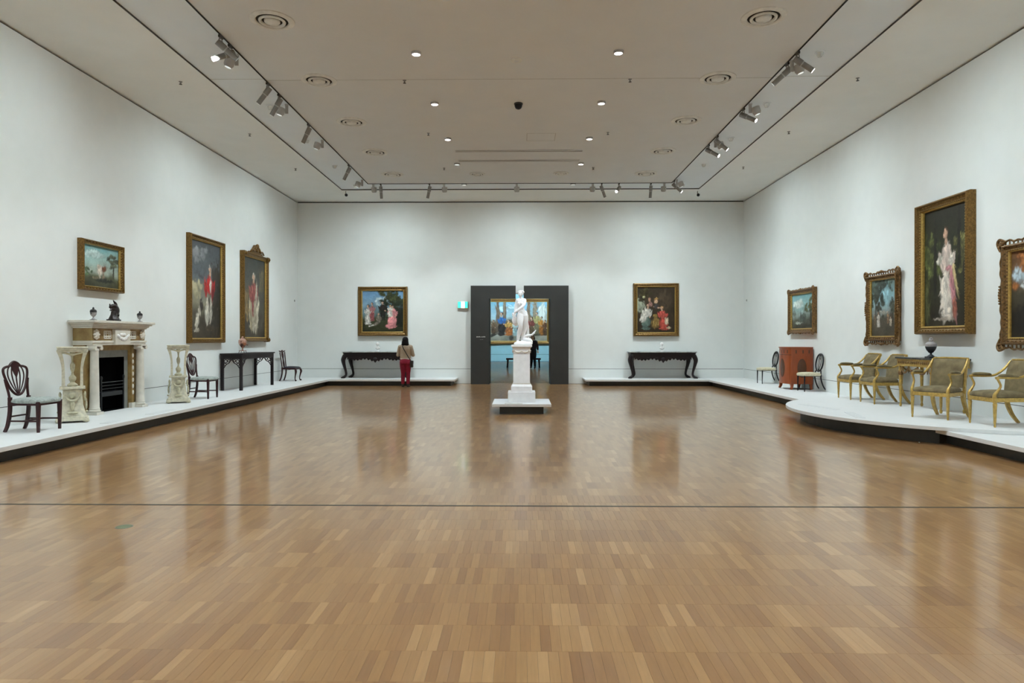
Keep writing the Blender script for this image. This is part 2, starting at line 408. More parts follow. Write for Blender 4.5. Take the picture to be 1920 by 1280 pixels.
MB().lathe([(.068, -.004), (.068, .0015), (.062, .0015)], 28).build('rim', METG, t)

# ------------------------------------------------------------------ display platforms
def platform(name, label, top, kick, z0, z1, kz=0.0):
    t = thing(name, label, 'platform')
    MB().slab(top, z0, z1).build('deck', PLATM, t, bevel=.004)
    MB().slab(kick, kz, z0).build('kick_base', KICKM, t)
    return t
LS, RS, BS = -6.42, 6.17, 22.62
platform('display_platform', 'long low white platform along the left wall, carrying the fireplace',
         [(XL, 1.5), (LS, 1.5), (LS, BS), (-2.22, BS), (-2.22, YB), (XL, YB)],
         [(XL, 1.6), (LS-.15, 1.6), (LS-.15, BS+.15), (-2.36, BS+.15), (-2.36, YB), (XL, YB)], ZP-.06, ZP)
platform('display_platform', 'long low white platform along the right wall, carrying the red cabinet',
         [(RS, 1.5), (XR, 1.5), (XR, YB), (2.12, YB), (2.12, BS), (RS, BS)],
         [(RS+.17, 1.6), (XR, 1.6), (XR, YB), (2.26, YB), (2.26, BS+.15), (RS+.17, BS+.15)], ZP-.06, ZP)
def ell(a, b, cx, cy, n=48): return [(cx - a*math.sin(PI*k/n), cy - b*math.cos(PI*k/n)) for k in range(n+1)]
rp_ = thing('rounded_platform', 'half-round raised white platform carrying the gilt table and armchairs', 'platform')
MB().slab(ell(2.72, 2.95, XR, 12.4)[::-1], ZP+.002, ZR).build('deck', PLATM, rp_, bevel=.004)
arc = [p for p in ell(2.45, 2.7, XR, 12.4)[::-1] if p[0] < RS+.165]
arc = [(RS+.165, arc[0][1])] + arc + [(RS+.165, arc[-1][1])]
MB().slab(arc, 0, ZP-.0605).build('kick_base', KICKM, rp_)
MB().slab([(min(x, RS-.001), y) for x, y in ell(2.45, 2.7, XR, 12.4)[::-1] if x < RS+.1], ZP-.0605, ZP+.002).build('kick_fascia', KICKM, rp_)
MB().lathe([(.012, 0), (.012, .01)], 10).build('screw_cap', WHITEP, rp_).location = (5.86, 10.14, .03)
# caption panels lying on the platforms
for (x, y, z, sx, sy, rz, lab) in [(-6.62, 12.45, ZP, .16, .8, 0, 'grey caption strip on the platform before the fireplace'),
        (-6.62, 10.9, ZP, .14, .35, 0, 'grey caption strip on the platform before the nearer stone pedestal'), (-6.62, 14.6, ZP, .15, .4, 0, 'grey caption strip on the platform before the farther stone pedestal'),
        (-6.62, 18.4, ZP, .15, .5, 0, 'grey caption strip on the platform before the fretwork table'),
        (5.62, 13.0, ZR, .15, 1.0, .25, 'grey caption strip at the far edge of the round platform'), (5.62, 11.6, ZR, .15, .9, -.25, 'grey caption strip at the near edge of the round platform'),
        (-3.2, 22.76, ZP, .6, .12, 0, 'grey caption strip on the back left platform beside the person in crimson'), (3.0, 22.76, ZP, .9, .12, 0, 'grey caption strip at the open end of the back right platform'),
        (6.36, 20.3, ZP, .14, .6, 0, 'grey caption strip on the platform before the cabinet')]:
    t = thing('caption_panel', lab, 'label', (x, y, z), rz)
    MB().box(-sx/2, sx/2, -sy/2, sy/2, 0, .004).build('board', LABELM, t)

# ------------------------------------------------------------------ doorway panels
PF = 23.58
t = thing('door_surround', 'pair of dark charcoal L-shaped panels framing the doorway behind the statue', 'door surround', (0, 0, 0))
MB().prism([(-1.76, 0), (-1.12, 0), (-1.12, 2.96), (-.205, 2.96), (-.205, 3.405), (-1.76, 3.405)], lambda u, v: (u, YB-.001, v), lambda u, v: (u, PF, v)).build('side_panel', PANELM, t)
MB().prism([(1.62, 0), (.99, 0), (.99, 2.96), (.075, 2.96), (.075, 3.405), (1.62, 3.405)][::-1], lambda u, v: (u, YB-.001, v), lambda u, v: (u, PF, v)).build('side_panel', PANELM, t)
m = MB(); x = -1.565
for k in range(15):
    wd = random.choice((.012, .016, .02)); hh = random.choice((.022, .022, .034))
    if k == 8: x += .014
    m.box(x, x+wd, PF-.003, PF+.001, 1.622, 1.622+hh); x += wd+.005
m.build('wall_lettering', WHITEP, t)
m = MB(); x = -1.44
for k in range(7): m.box(x, x+.012, PF-.002, PF+.001, 1.535, 1.535+random.choice((.01, .014))); x += .016
m.build('small_lettering', METG, t)
m = MB(); m.box(OX0-.001, OX0+.012, YB, YB+.6, 0, OZ); m.box(OX1-.012, OX1+.001, YB, YB+.6, 0, OZ)
struct(m.build('trim_1', PANELM))

# exit sign
t = thing('exit_sign', 'small lit green and white exit sign on the wall left of the doorway', 'sign', (-2.05, YB, 2.63))
MB().box(-.18, .18, -.09, 0, 0, .245).build('casing', WHITEP, t, bevel=.006)
eg = mat('sign_green', (.05, .6, .4), .3, emit=(.06, .80, .50), estr=1.15); ew = mat('sign_white', (1, 1, 1), .3, emit=(.95, 1, 1), estr=2.0)
MB().box(-.17, -.055, -.094, -.088, .015, .23).build('green_panel', eg, t); MB().box(.065, .17, -.094, -.088, .015, .23).build('green_panel', eg, t)
MB().box(-.055, .065, -.094, -.088, .015, .23).build('white_panel', ew, t)

# ------------------------------------------------------------------ ceiling fittings
ORD = ['nearest', 'second', 'third', 'fourth', 'farthest']
def diffuser(x, y, s, label, group):
    t = thing('air_diffuser', label, 'air vent', (x, y, ZC), 0, group)
    sc = lambda pr: [(r*s, z) for r, z in pr]
    MB().lathe(sc([(.33, 0), (.325, -.012), (.25, -.026), (.235, -.014), (.235, 0)]), 40, caps=False).build('flange', WHITEP, t, smooth=True)
    MB().lathe(sc([(.24, -.002), (.24, -.001)]), 32).build('throat', mat('vent_dark', (.02, .016, .012), .9), t)
    MB().lathe(sc([(.20, -.016), (.195, -.032), (.165, -.036), (.15, -.02), (.15, -.012), (.195, -.012)]), 36, caps=False).build('ring', WHITEP, t, smooth=True)
    MB().lathe(sc([(.115, -.004), (.115, -.03), (.105, -.04), (.02, -.044)]), 32).build('centre_disc', WHITEP, t, smooth=True)
DY = [10.28, 12.67, 15.1, 17.54, 19.9]
for i, y in enumerate(DY):
    diffuser(-3.77, y, 1, 'round white air diffuser, %s in the left ceiling row' % ORD[i], 'round ceiling diffusers')
    diffuser(3.62, y, 1, 'round white air diffuser, %s in the right ceiling row' % ORD[i], 'round ceiling diffusers')
diffuser(-1.29, 19.9, .7, 'small round air diffuser at the far end left of centre', 'round ceiling diffusers')
diffuser(1.14, 19.85, .7, 'small round air diffuser at the far end right of centre', 'round ceiling diffusers')
def downlight(x, y, z, label, lit=True):
    t = thing('downlight', label, 'downlight', (x, y, z), 0, 'recessed downlights')
    MB().lathe([(.085, 0), (.085, -.035), (.07, -.045), (.066, -.04), (.066, -.01)], 24, caps=False).build('trim_ring', METP, t, smooth=True)
    MB().lathe([(.068, -.038), (.06, -.042)], 24).build('lens', LENSD if lit else LENSW, t)
    if lit: lamp_spot((x, y, z-.06), (x, y, 0), DOWN_W, 120, .8, WARM_COL, .06, parent=t)
for i, y in enumerate([11.46, 13.9, 16.36, 18.7]):
    downlight(-1.77, y, ZC, '%s round downlight, %s in the left line of the ceiling' % ('lit' if i < 3 else 'dim', ORD[i if i < 3 else 4]), lit=(i < 3))
    downlight(1.62, y, ZC, 'lit round downlight, %s in the right line of the ceiling' % ORD[i if i < 3 else 4])
downlight(-1.79, 21.27, ZC+.025, 'small downlight in the far recess, left of centre', False); downlight(1.6, 21.27, ZC+.025, 'small downlight in the far recess, right of centre', False)
for y in (8.2, 4.2, .2):
    for x in (-1.77, 1.62): lamp_spot((x, y, ZC-.06), (x, y, 0), DOWN_W*1.6, 120, .8, WARM_COL, .06)
t = thing('dome_camera', 'black dome camera at the middle of the ceiling', 'camera', (-.066, 13.97, ZC))
MB().lathe([(.09, 0), (.09, -.02), (.085, -.03)], 24).build('mount_ring', METD, t, smooth=True)
MB().lathe([(.08, -.028), (.078, -.06), (.06, -.1), (.03, -.118), (.004, -.122)], 24).build('dome', EBON, t, smooth=True)
t = thing('smoke_detector', 'pale flat disc on the ceiling between the nearest downlights', 'detector', (-.09, 11.8, ZC))
MB().lathe([(.1, 0), (.1, -.012), (.09, -.02)], 24).build('disc', WHITEP, t, smooth=True); MB().lathe([(.04, -.018), (.035, -.026)], 16).build('sensor_cap', CEILM, t)
def sprinkler(x, y, z, label):
    t = thing('sprinkler', label, 'sprinkler', (x, y, z), 0, 'ceiling sprinklers')
    MB().lathe([(.035, 0), (.03, -.008), (.012, -.01), (.012, -.04)], 14).build('stem', METG, t, smooth=True)
    MB().lathe([(.028, -.048), (.028, -.053), (.008, -.055)], 14).build('deflector', METD, t)
for i, y in enumerate((12.7, 15.95, 19.2)):
    o_ = ('nearest', 'middle', 'farthest')[i]
    for x, nm in ((-2.18, 'left of the ceiling centre'), (2.01, 'right of the ceiling centre'), (-6.38, 'in the left soffit'), (6.2, 'in the right soffit')):
        sprinkler(x, y, ZC, 'tiny sprinkler head, %s of three %s' % (o_, nm))
def dome(x, y, label):
    t = thing('glass_dome', label, 'ceiling fitting', (x, y, ZC+.025), 0, 'clear domes in the lighting recess')
    MB().lathe([(.085, 0), (.08, -.01), (.06, -.014)], 20).build('base', STRIPM, t, smooth=True)
    MB().lathe([(.055, -.012), (.052, -.05), (.036, -.08), (.004, -.09)], 18).build('bulb', GLASSD, t, smooth=True)
    MB().ball((0, 0, -.075), .013, 8, 6).build('dome_glint', LENSW, t)  # faintly glowing ball in place of the glint on the glass, no lamp
for i, y in enumerate((11.6, 14.1, 16.5, 18.95, 21.35)):
    dome(-5.21, y, 'small clear glass dome in the left ceiling recess, %s' % ORD[i]); dome(5.03, y, 'small clear glass dome in the right ceiling recess, %s' % ORD[i])
for x, y, lab in ((-5.72, 22.15, 'tiny black ball fitting under the far left soffit corner'), (5.72, 22.3, 'tiny black ball fitting under the far right soffit corner')):
    t = thing('ball_fitting', lab, 'ceiling fitting', (x, y, ZC))
    MB().tube([(0, 0, 0), (0, 0, -.08)], .012).build('stem', METG, t); MB().ball((.02, -.02, -.13), (.05, .06, .05)).build('housing', EBON, t, smooth=True)
for x, lab in ((XL+.001, 'left'), (XR-.001, 'right')):
    t = thing('wall_sensor', 'tiny grey sensor button high on the %s wall near the far corner' % lab, 'sensor', (x, 23.5, 2.85), LEFT if x < 0 else RIGHT)
    MB().box(-.03, .03, -.02, 0, 0, .07).build('case', METP, t, bevel=.005); MB().box(-.012, .012, -.026, -.018, .02, .045).build('window', METD, t)
# light tracks
for nm, b in (('left', (XCL-.012, XCL+.012, -3.2, YCB)), ('right', (XCR-.012, XCR+.012, -3.2, YCB)), ('far', (XCL, XCR, YCB-.012, YCB+.012))):
    t = thing('light_track', 'dark lighting track along the %s edge of the centre ceiling' % nm, 'light track')
    MB().box(*b, ZC-.012, ZC+.02).build('rail', METD, t)
    x0, x1, y0, y1 = b
    (MB().box((x0+x1)/2-.006, (x0+x1)/2+.006, y0, y1, ZC-.014, ZC-.011) if nm != 'far' else MB().box(x0, x1, YCB-.006, YCB+.006, ZC-.014, ZC-.011)).build('conductor_slot', BLACK, t)
def spotlight(x, y, d, label, lit=0, watts=None):
    d = Vector(d).normalized()
    t = thing('track_spotlight', label, 'spotlight', (x, y, ZC-.02), 0, 'track spotlights')
    MB().box(-.018, .018, -.06, .06, -.04, 0).build('adapter', METD, t, bevel=.004)
    MB().tube([(0, .055*math.cos(a), -.09+.06*math.sin(a)) for a in [2*PI*k/16 for k in range(16)]], .009, 6, closed=True).build('yoke_ring', METG, t, smooth=True)
    j = Vector((0, 0, -.14))
    MB().tube([j-d*.07, j+d*.08], .052, 16).build('lamp_housing', METG, t, smooth=True, ang=40)
    MB().tube([j+d*.08, j+d*.10], .045, 16).build('joint_band', METP, t, smooth=True, ang=40)
    MB().tube([j+d*.10, j+d*.30], .044, 16).build('barrel', METG, t, smooth=True, ang=40)
    MB().tube([j+d*.301, j+d*.305], .038, 16).build('lens', LENS if lit else LENSW, t)
    p = Vector((x, y, ZC-.02)) + j + d*.33
    if lit or watts: lamp_spot(p, p+d*3, watts or SPOT_W, 26 if watts else 42, 1.0, WARM_COL, .04, parent=t)
    return t
for x, y, d, lab, lit in [
    (XCL, 10.75, (4.76, 3.9, -4.2), 'dark track spotlight, nearest the camera on the left track', 0),
    (XCL, 11.1, (-.72, -.5, -.48), 'lit spotlight second on the left track with its lens showing', 1),
    (XCL, 12.75, (-.62, .05, -.78), 'grey spotlight on the left track, nearer of the slanting pair', 0),
    (XCL, 13.35, (-.55, .15, -.82), 'grey spotlight on the left track, farther of the slanting pair', 0),
    (XCL, 15.2, (-.48, .2, -.85), 'grey spotlight fourth along the left track', 0),
    (XCL, 18.75, (-.50, .2, -.85), 'grey spotlight at the far end of the left track', 0),
    (-4.36, YCB, (.0, .35, -.94), 'grey spotlight on the far track, leftmost', 0),
    (-2.85, YCB, (-.25, .4, -.88), 'grey spotlight on the far track, above the person in crimson, tipped left', 0),
    (2.47, YCB, (.38, .35, -.85), 'grey spotlight on the far track tipped right, just right of the doorway', 0),
    (3.0, YCB, (-3.0, -6.3, -4.2), 'lit spotlight on the far track tipped left toward the room', 1),
    (3.98, YCB, (0, .35, -.94), 'grey spotlight hanging straight on the far track at right', 0),
    (XCR, 11.5, (.80, -.10, -.60), 'lit spotlight nearest the camera on the right track', 1),
    (XCR, 11.95, (-4.6, 2.75, -4.2), 'grey spotlight on the right track pointing left into the room', 0),
    (XCR, 14.3, (.70, -.50, -.52), 'bright spotlight third on the right track', 1),
    (XCR, 16.2, (.74, -.15, -.65), 'lit spotlight on the right track, nearer of the middle pair', 1),
    (XCR, 16.95, (.70, -.45, -.55), 'bright spotlight on the right track, farther of the middle pair', 1),
    (XCR, 20.75, (.72, -.10, -.68), 'lit spotlight at the far end of the right track', 1)]:
    spotlight(x, y, d, lab, lit, 700 if abs(d[0]) > 2.5 else None)
def washer(x, y, d, label):
    d = Vector(d).normalized(); t = thing('wall_washer', label, 'floodlight', (x, y, ZC-.02), 0, 'pale wall washers on the tracks')
    MB().box(-.03, .03, -.03, .03, -.03, 0).build('adapter', METP, t)
    MB().box(-.03, .03, -.008, .008, -.19, -.03).build('bracket', METP, t)
    o = Vector((d.x*.12, d.y*.12, -.13)); ax = (d*.35+Vector((0, 0, -1))).normalized()
    MB().tube([o-ax*.07, o-ax*.06, o+ax*.05, o+ax*.09], [.06, .085, .082, .06], 18).build('lamp_cup', METP, t, smooth=True, ang=40)
    MB().tube([o+ax*.0905, o+ax*.094], .05, 16).build('lens', LENSW, t)
for i, y in enumerate((11.75, 14.2, 16.7, 20.8)):
    n_ = ('nearest', 'second', 'third', 'farthest')[i]
    washer(XCL-.04, y-.3, (-1, 0, 0), 'pale wall washer on the left track, %s' % n_); washer(XCR+.04, y+(.1 if i == 0 else -.2), (1, 0, 0), 'pale wall washer on the right track, %s' % n_)
for x, n_ in ((-4.6, 'leftmost'), (-2.4, 'left of centre'), (-.15, 'above the doorway'), (2.2, 'right of centre'), (4.4, 'rightmost')):
    washer(x, YCB+.03, (0, 1, 0), 'pale wall washer on the far track, %s' % n_)

# ------------------------------------------------------------------ paintings
def vnoise(u, v, s, seed):
    rng = np.random.RandomState(seed); n = 64; g = rng.rand(n, n)
    x = u*s; y = v*s; xi = np.floor(x).astype(int); yi = np.floor(y).astype(int); fx = x-xi; fy = y-yi
    fx = fx*fx*(3-2*fx); fy = fy*fy*(3-2*fy); a = g[yi % n, xi % n]; b = g[yi % n, (xi+1) % n]; c = g[(yi+1) % n, xi % n]; d = g[(yi+1) % n, (xi+1) % n]
    return a*(1-fx)*(1-fy)+b*fx*(1-fy)+c*(1-fx)*fy+d*fx*fy
def lin(c): return np.array([((q/255.+.055)/1.055)**2.4 if q > 10 else q/255/12.92 for q in c])
def canvas(name, parent, w, h, z0, y, bg, blobs, seed, res=.014):
    """oil on canvas: bg = list of (height 0..1, rgb) rows; blobs = (u, v, ru, rv, angle, rgb, softness)"""
    nx = max(30, min(150, int(w/res))); ny = max(30, min(190, int(h/res)))
    U, Vv = np.meshgrid(np.linspace(0, 1, nx+1), np.linspace(0, 1, ny+1))
    asp = h/w
    n1 = vnoise(U, Vv*asp, 5, seed)-.5; n2 = vnoise(U, Vv*asp, 13, seed+1)-.5; n3 = vnoise(U, Vv*asp, 31, seed+2)-.5
    vv = np.clip(Vv + n1*.16 + n2*.06, 0, 1); hs = [b[0] for b in bg]; cs = np.array([lin(b[1]) for b in bg])
    col = np.stack([np.interp(vv, hs, cs[:, k]) for k in range(3)], -1)
    col *= (1 + .35*n1 + .22*n2 + .12*n3)[..., None]
    rng = random.Random(seed)
    def dab(u, v, ru, rv, an, c, sf):
        a = math.radians(an); rx = max(abs(ru*math.cos(a)), abs(rv*asp*math.sin(a)))*1.3+.03; ry = (max(abs(ru*math.sin(a)), abs(rv*asp*math.cos(a)))*1.3+.03)/asp
        if rx < .12 and ry < .2:
            i0, i1 = max(0, int((u-rx)*nx)), min(nx+1, int((u+rx)*nx)+2); j0, j1 = max(0, int((v-ry)*ny)), min(ny+1, int((v+ry)*ny)+2)
        else: i0, i1, j0, j1 = 0, nx+1, 0, ny+1
        if i1 <= i0 or j1 <= j0: return
        sl = (slice(j0, j1), slice(i0, i1))
        du = (U[sl]-u) + n2[sl]*.05*min(1, ru*8); dv = (Vv[sl]-v) + n3[sl]*.025
        x = du*math.cos(a)+dv*asp*math.sin(a); yy = -du*math.sin(a)+dv*asp*math.cos(a)
        d = np.sqrt((x/ru)**2 + (yy/(rv*asp))**2) + n2[sl]*.5*sf + n3[sl]*.5*sf
        k = np.clip((1-d)/max(sf, .02), 0, 1)[..., None]
        col[sl] = col[sl]*(1-k) + c*k
    for _ in range(90):      # loose brushwork over the ground
        u, v = rng.random(), rng.random(); j, i = min(ny, int(v*ny)), min(nx, int(u*nx))
        dab(u, v, rng.uniform(.03, .10), rng.uniform(.008, .03), rng.uniform(-30, 30), col[j, i]*rng.uniform(.72, 1.28), .9)
    for (u, v, ru, rv, an, c, sf) in blobs:
        c = lin(c); dab(u, v, ru, rv, an, c*.62, sf)
        n = int(8 + 160*ru*rv*4)
        for _ in range(min(n, 45)):
            r_ = math.sqrt(rng.random())*.8; th = rng.uniform(0, 2*PI); x_ = ru*r_*math.cos(th); y_ = rv*asp*r_*math.sin(th); a_ = math.radians(an)
            lt = 1 + .35*(-math.cos(th)*.6 + math.sin(th)*.6)*r_
            dab(u + x_*math.cos(a_)-y_*math.sin(a_), v + (x_*math.sin(a_)+y_*math.cos(a_))/asp, ru*rng.uniform(.12, .3), rv*rng.uniform(.2, .5), an+rng.uniform(-35, 35), c*lt*rng.uniform(.75, 1.3), .7)
    col = np.clip(col, 0, 1)
    X = (U-.5)*w; Z = z0+Vv*h
    V = np.stack([X, np.full_like(X, y), Z], -1).reshape(-1, 3)
    i = (np.arange(ny)[:, None]*(nx+1)+np.arange(nx)[None]).ravel(); F = np.stack([i, i+1, i+nx+2, i+nx+1], -1)
    me = bpy.data.meshes.new(name); me.from_pydata(V.tolist(), [], F.tolist())
    at = me.color_attributes.new('paint', 'FLOAT_COLOR', 'POINT'); at.data.foreach_set('color', np.concatenate([col.reshape(-1, 3), np.ones((len(V), 1))], 1).astype(np.float32).ravel())
    if 'oil_paint' not in MATS:
        m = bpy.data.materials.new('oil_paint'); m.use_nodes = True; N = m.node_tree.nodes; L = m.node_tree.links; b = N['Principled BSDF']
        a = N.new('ShaderNodeAttribute'); a.attribute_name = 'paint'; nz = N.new('ShaderNodeTexNoise'); nz.inputs['Scale'].default_value = 45; tc = N.new('ShaderNodeTexCoord'); L.new(tc.outputs['Object'], nz.inputs['Vector'])
        mr = N.new('ShaderNodeMapRange'); L.new(nz.outputs['Fac'], mr.inputs[0]); mr.inputs[3].default_value = .8; mr.inputs[4].default_value = 1.2
        mx = N.new('ShaderNodeMix'); mx.data_type = 'RGBA'; mx.blend_type = 'MULTIPLY'; mx.inputs[0].default_value = 1; L.new(a.outputs['Color'], mx.inputs[6]); L.new(mr.outputs[0], mx.inputs[7]); L.new(mx.outputs[2], b.inputs['Base Color'])
        b.inputs['Roughness'].default_value = .55; b.inputs['Specular IOR Level'].default_value = .25; MATS['oil_paint'] = m
    me.materials.append(MATS['oil_paint']); o = bpy.data.objects.new(name, me); C.objects.link(o); o.parent = parent
    MB().box(-w/2, w/2, y+.002, -.01, z0, z0+h).build('stretcher_back', mat('canvas_back', (.2, .15, .1), .9), parent)
    return o
PROF = [(0, .0), (0, .05), (.012, .075), (.03, .08), (.045, .062), (.075, .05), (.09, .056), (.10, .045), (.11, .035), (.11, 0)]
def sprof(wd, dp, base=PROF): return [(d*wd/.11, t_*dp/.08) for d, t_ in base]
def beads(m, w, h, inset, proud, r, step):
    for s_, L_ in ((0, w), (1, h)):
        n = int((L_-2*inset)/step)
        for k in range(n+1):
            q_ = inset + (L_-2*inset)*k/n
            for e in (0, 1):
                if s_ == 0: m.ball((q_-w/2, -proud, inset if e == 0 else h-inset), r, 6, 4)
                else: m.ball(((-1 if e == 0 else 1)*(w/2-inset), -proud, q_), r, 6, 4)
def painting(label, loc, rz, w, h, fw, dp, bg, blobs, seed, m=GILTF, ornate=False, crest=False, pierced=False):
    t = thing('framed_painting', label, 'painting', loc, rz, 'framed paintings')
    o_ = .0
    if pierced: o_ = .075
    M = Matrix.Translation((0, 0, o_)); W, H_ = w-2*o_, h-2*o_
    fr = MB(M).rectframe(W, H_, sprof(fw-o_, dp)).build('frame', m, t, smooth=True, ang=25)
    MB(M).rectframe(W, H_, [((fw-o_)*.90, .0), ((fw-o_)*.90, dp*.58), ((fw-o_)*.97, dp*.52), ((fw-o_)*1.03, dp*.40), ((fw-o_)*1.03, 0)]).build('sight_edge', GILT, fr)
    b = MB(M); beads(b, W, H_, (fw-o_)*.82, dp*.66, .009, .05); b.build('bead_moulding', GILT, fr, smooth=True)['kind'] = 'stuff'
    if not ornate and not crest:
        b = MB(M); beads(b, W, H_, (fw-o_)*.5, dp*.8, .013, .085); b.build('leaf_moulding', m, fr, smooth=True)['kind'] = 'stuff'
    if pierced:      # openwork gallery round the frame
        ty = -dp*.55
        def wave(s, L_): return .012*math.sin(2*PI*s/L_*3) + .010*math.sin(2*PI*s/L_*9)
        for side in range(4):
            L_ = w if side in (0, 2) else h
            n = int(L_/.03); pts = []; bars = MB()
            for k in range(n+1):
                s_ = L_*k/n; off = .018+wave(s_, L_)
                def P(dd): return ((s_-w/2, ty, dd) if side == 0 else (w/2-dd, ty, s_) if side == 1 else (w/2-s_, ty, h-dd) if side == 2 else (-w/2+dd, ty, h-s_))
                pts.append(P(off))
                if k % 3 == 0 and .06 < s_ < L_-.06: bars.tube([P(off), P(o_+.02)], .012, 6)
            bars.tube(pts, .016, 7); bars.build('openwork_edge', m, fr, smooth=True)
    if ornate or pierced:
        rng = random.Random(seed)
        for cx in (-1, 1):
            for cz in (0, 1):
                b = MB()
                for k in range(9):
                    a = rng.uniform(0, 2*PI); rr = rng.uniform(.01, .075)
                    b.ball((cx*(w/2-.055)+rr*math.cos(a), -dp*.7, (h-.055 if cz else .055)+rr*math.sin(a)), (rng.uniform(.018, .034), .03, rng.uniform(.018, .034)), 8, 6)
                a0 = cat([(cx*(w/2-.16), -dp*.7, (h-.03 if cz else .03)), (cx*(w/2-.03), -dp*.8, (h+.02 if cz else -.02)), (cx*(w/2+.015), -dp*.8, (h-.05 if cz else .05)), (cx*(w/2-.02), -dp*.7, (h-.17 if cz else .17))], 5)
                b.tube(a0, [.014, .022, .022, .012], 7); b.build('corner_cartouche', m, fr, smooth=True)
        for (cx, cz, hor) in ((0, 0, 1), (0, 1, 1), (-1, .5, 0), (1, .5, 0)):
            b = MB(); x_ = cx*(w/2-.03); z_ = h*cz + (.03 if cz == 0 else -.03 if cz == 1 else 0)
            for k in range(-3, 4):
                rr = .034-.006*abs(k)
                b.ball((x_+(k*.045 if hor else 0), -dp*.75, z_+(0 if hor else k*.045) + (.018*(1-abs(k)/3)*(1 if cz == 1 else -1) if hor else 0)), (rr, .03, rr), 8, 6)
            b.build('centre_cartouche', m, fr, smooth=True)
        if ornate and not pierced:
            b = MB(); n = int(w/.07)
            for k in range(n):
                x_ = -w/2+(k+.5)*w/n
                for z_ in (.012, h-.012): b.ball((x_, -dp*.6, z_), (.03, .025, .018+.008*math.sin(k*2.1)), 8, 5)
            n = int(h/.07)
            for k in range(n):
                z_ = (k+.5)*h/n
                for x_ in (-w/2+.012, w/2-.012): b.ball((x_, -dp*.6, z_), (.018+.008*math.sin(k*2.1), .025, .03), 8, 5)
            b.build('scroll_edge', m, fr, smooth=True)['kind'] = 'stuff'
    if crest:
        b = MB(); out = cat2([(-.52, 0), (-.42, .06), (-.3, .05), (-.2, .12), (-.1, .2), (0, .28), (.1, .2), (.2, .12), (.3, .05), (.42, .06), (.52, 0)], 4)
        b.prism(out, lambda u, v: (u, -.02, h-.01+v), lambda u, v: (u, -dp*.8, h-.01+v))
        for sx in (-1, 1):
            b.tube(cat([(sx*.5, -dp, h+.02), (sx*.38, -dp, h+.09), (sx*.24, -dp, h+.07), (sx*.14, -dp, h+.16), (sx*.05, -dp, h+.2), (sx*.09, -dp, h+.13)], 5), [.02, .03, .03, .025, .02], 8)
        b.ball((0, -dp, h+.22), (.07, .05, .075), 10, 8); b.ball((0, -dp, h+.1), (.1, .04, .05), 10, 8)
        b.build('carved_crest', m, fr, smooth=True)
        for cx in (-1, 1):
            for z_ in (h-.07, .05):
                b = MB(); b.box(cx*(w/2-.06)-.075, cx*(w/2-.06)+.075, -dp*1.1, -.01, z_-.06, z_+.07); b.ball((cx*(w/2-.06), -dp*1.15, z_), .04, 8, 6)
                b.build('corner_block', m, fr)
    canvas('canvas', t, w-2*fw, h-2*fw, fw, -.03, bg, blobs, seed)
    return t
def fig(u, v, h, w, top, low, skin=(206, 168, 142), hair=(70, 52, 40), lean=0, legs=False):
    """a clothed standing figure of height h with feet at (u, v)"""
    f = lambda q: u + lean*q
    lw = [(f(.25)-w*.14, v+h*.25, w*.12, h*.27, 3, low, .3), (f(.25)+w*.15, v+h*.26, w*.12, h*.27, -3, low, .3), (f(.1)-w*.2, v+h*.02, w*.18, h*.022, 0, (40, 34, 30), .4), (f(.1)+w*.2, v+h*.02, w*.18, h*.022, 0, (40, 34, 30), .4)] if legs else [(f(.25), v+h*.27, w*.5, h*.28, 0, low, .3), (f(.1), v+h*.05, w*.55, h*.07, 0, low, .5)]
    return lw + [ (f(.6), v+h*.66, w*.36, h*.18, 0, top, .3),
            (f(.6)-w*.36, v+h*.62, w*.13, h*.15, 18, top, .4), (f(.6)+w*.36, v+h*.6, w*.13, h*.15, -18, top, .4), (f(.6)+w*.26, v+h*.48, w*.1, h*.04, 20, skin, .5),
            (f(.85), v+h*.84, w*.1, h*.05, 0, skin, .4), (f(.9), v+h*.93, w*.19, h*.07, 0, hair, .4), (f(.9)-.01, v+h*.915, w*.14, h*.055, 0, skin, .35)]
def tree(u, v, r, c, seed, n=14, tr=True):
    q = random.Random(seed); out = [(u, v-r*1.1, r*.1, r*1.2, q.uniform(-6, 6), (52, 44, 34), .4)] if tr else []
    for _ in range(n):
        k = q.uniform(.7, 1.35); out.append((u+q.gauss(0, r*.5), v+q.gauss(0, r*.45), r*q.uniform(.25, .55), r*q.uniform(.18, .4), q.uniform(-30, 30), tuple(min(255, int(x*k)) for x in c), .6))
    return out
painting('small landscape painting with pale animals in a gilt frame above the fireplace', (XL, 12.6, 2.44), LEFT, 1.26, .91, .08, .12,
    [(0, (62, 62, 48)), (.28, (84, 88, 66)), (.42, (150, 160, 148)), (.7, (150, 178, 172)), (1, (112, 158, 160))],
    [(.3, .78, .3, .12, 0, (176, 196, 192), .9)] + tree(.86, .68, .2, (80, 84, 68), 1) + tree(.1, .36, .12, (84, 104, 74), 2, 8, False) + [(.5, .42, .13, .13, 20, (206, 196, 182), .4), (.58, .45, .07, .09, 0, (112, 70, 48), .5), (.44, .5, .05, .07, 30, (196, 184, 166), .4), (.47, .28, .035, .12, 5, (180, 170, 152), .5), (.57, .27, .035, .12, -5, (150, 132, 112), .5), (.6, .16, .35, .05, 0, (46, 48, 42), .6), (.35, .22, .1, .04, 0, (120, 112, 90), .6)], 11)
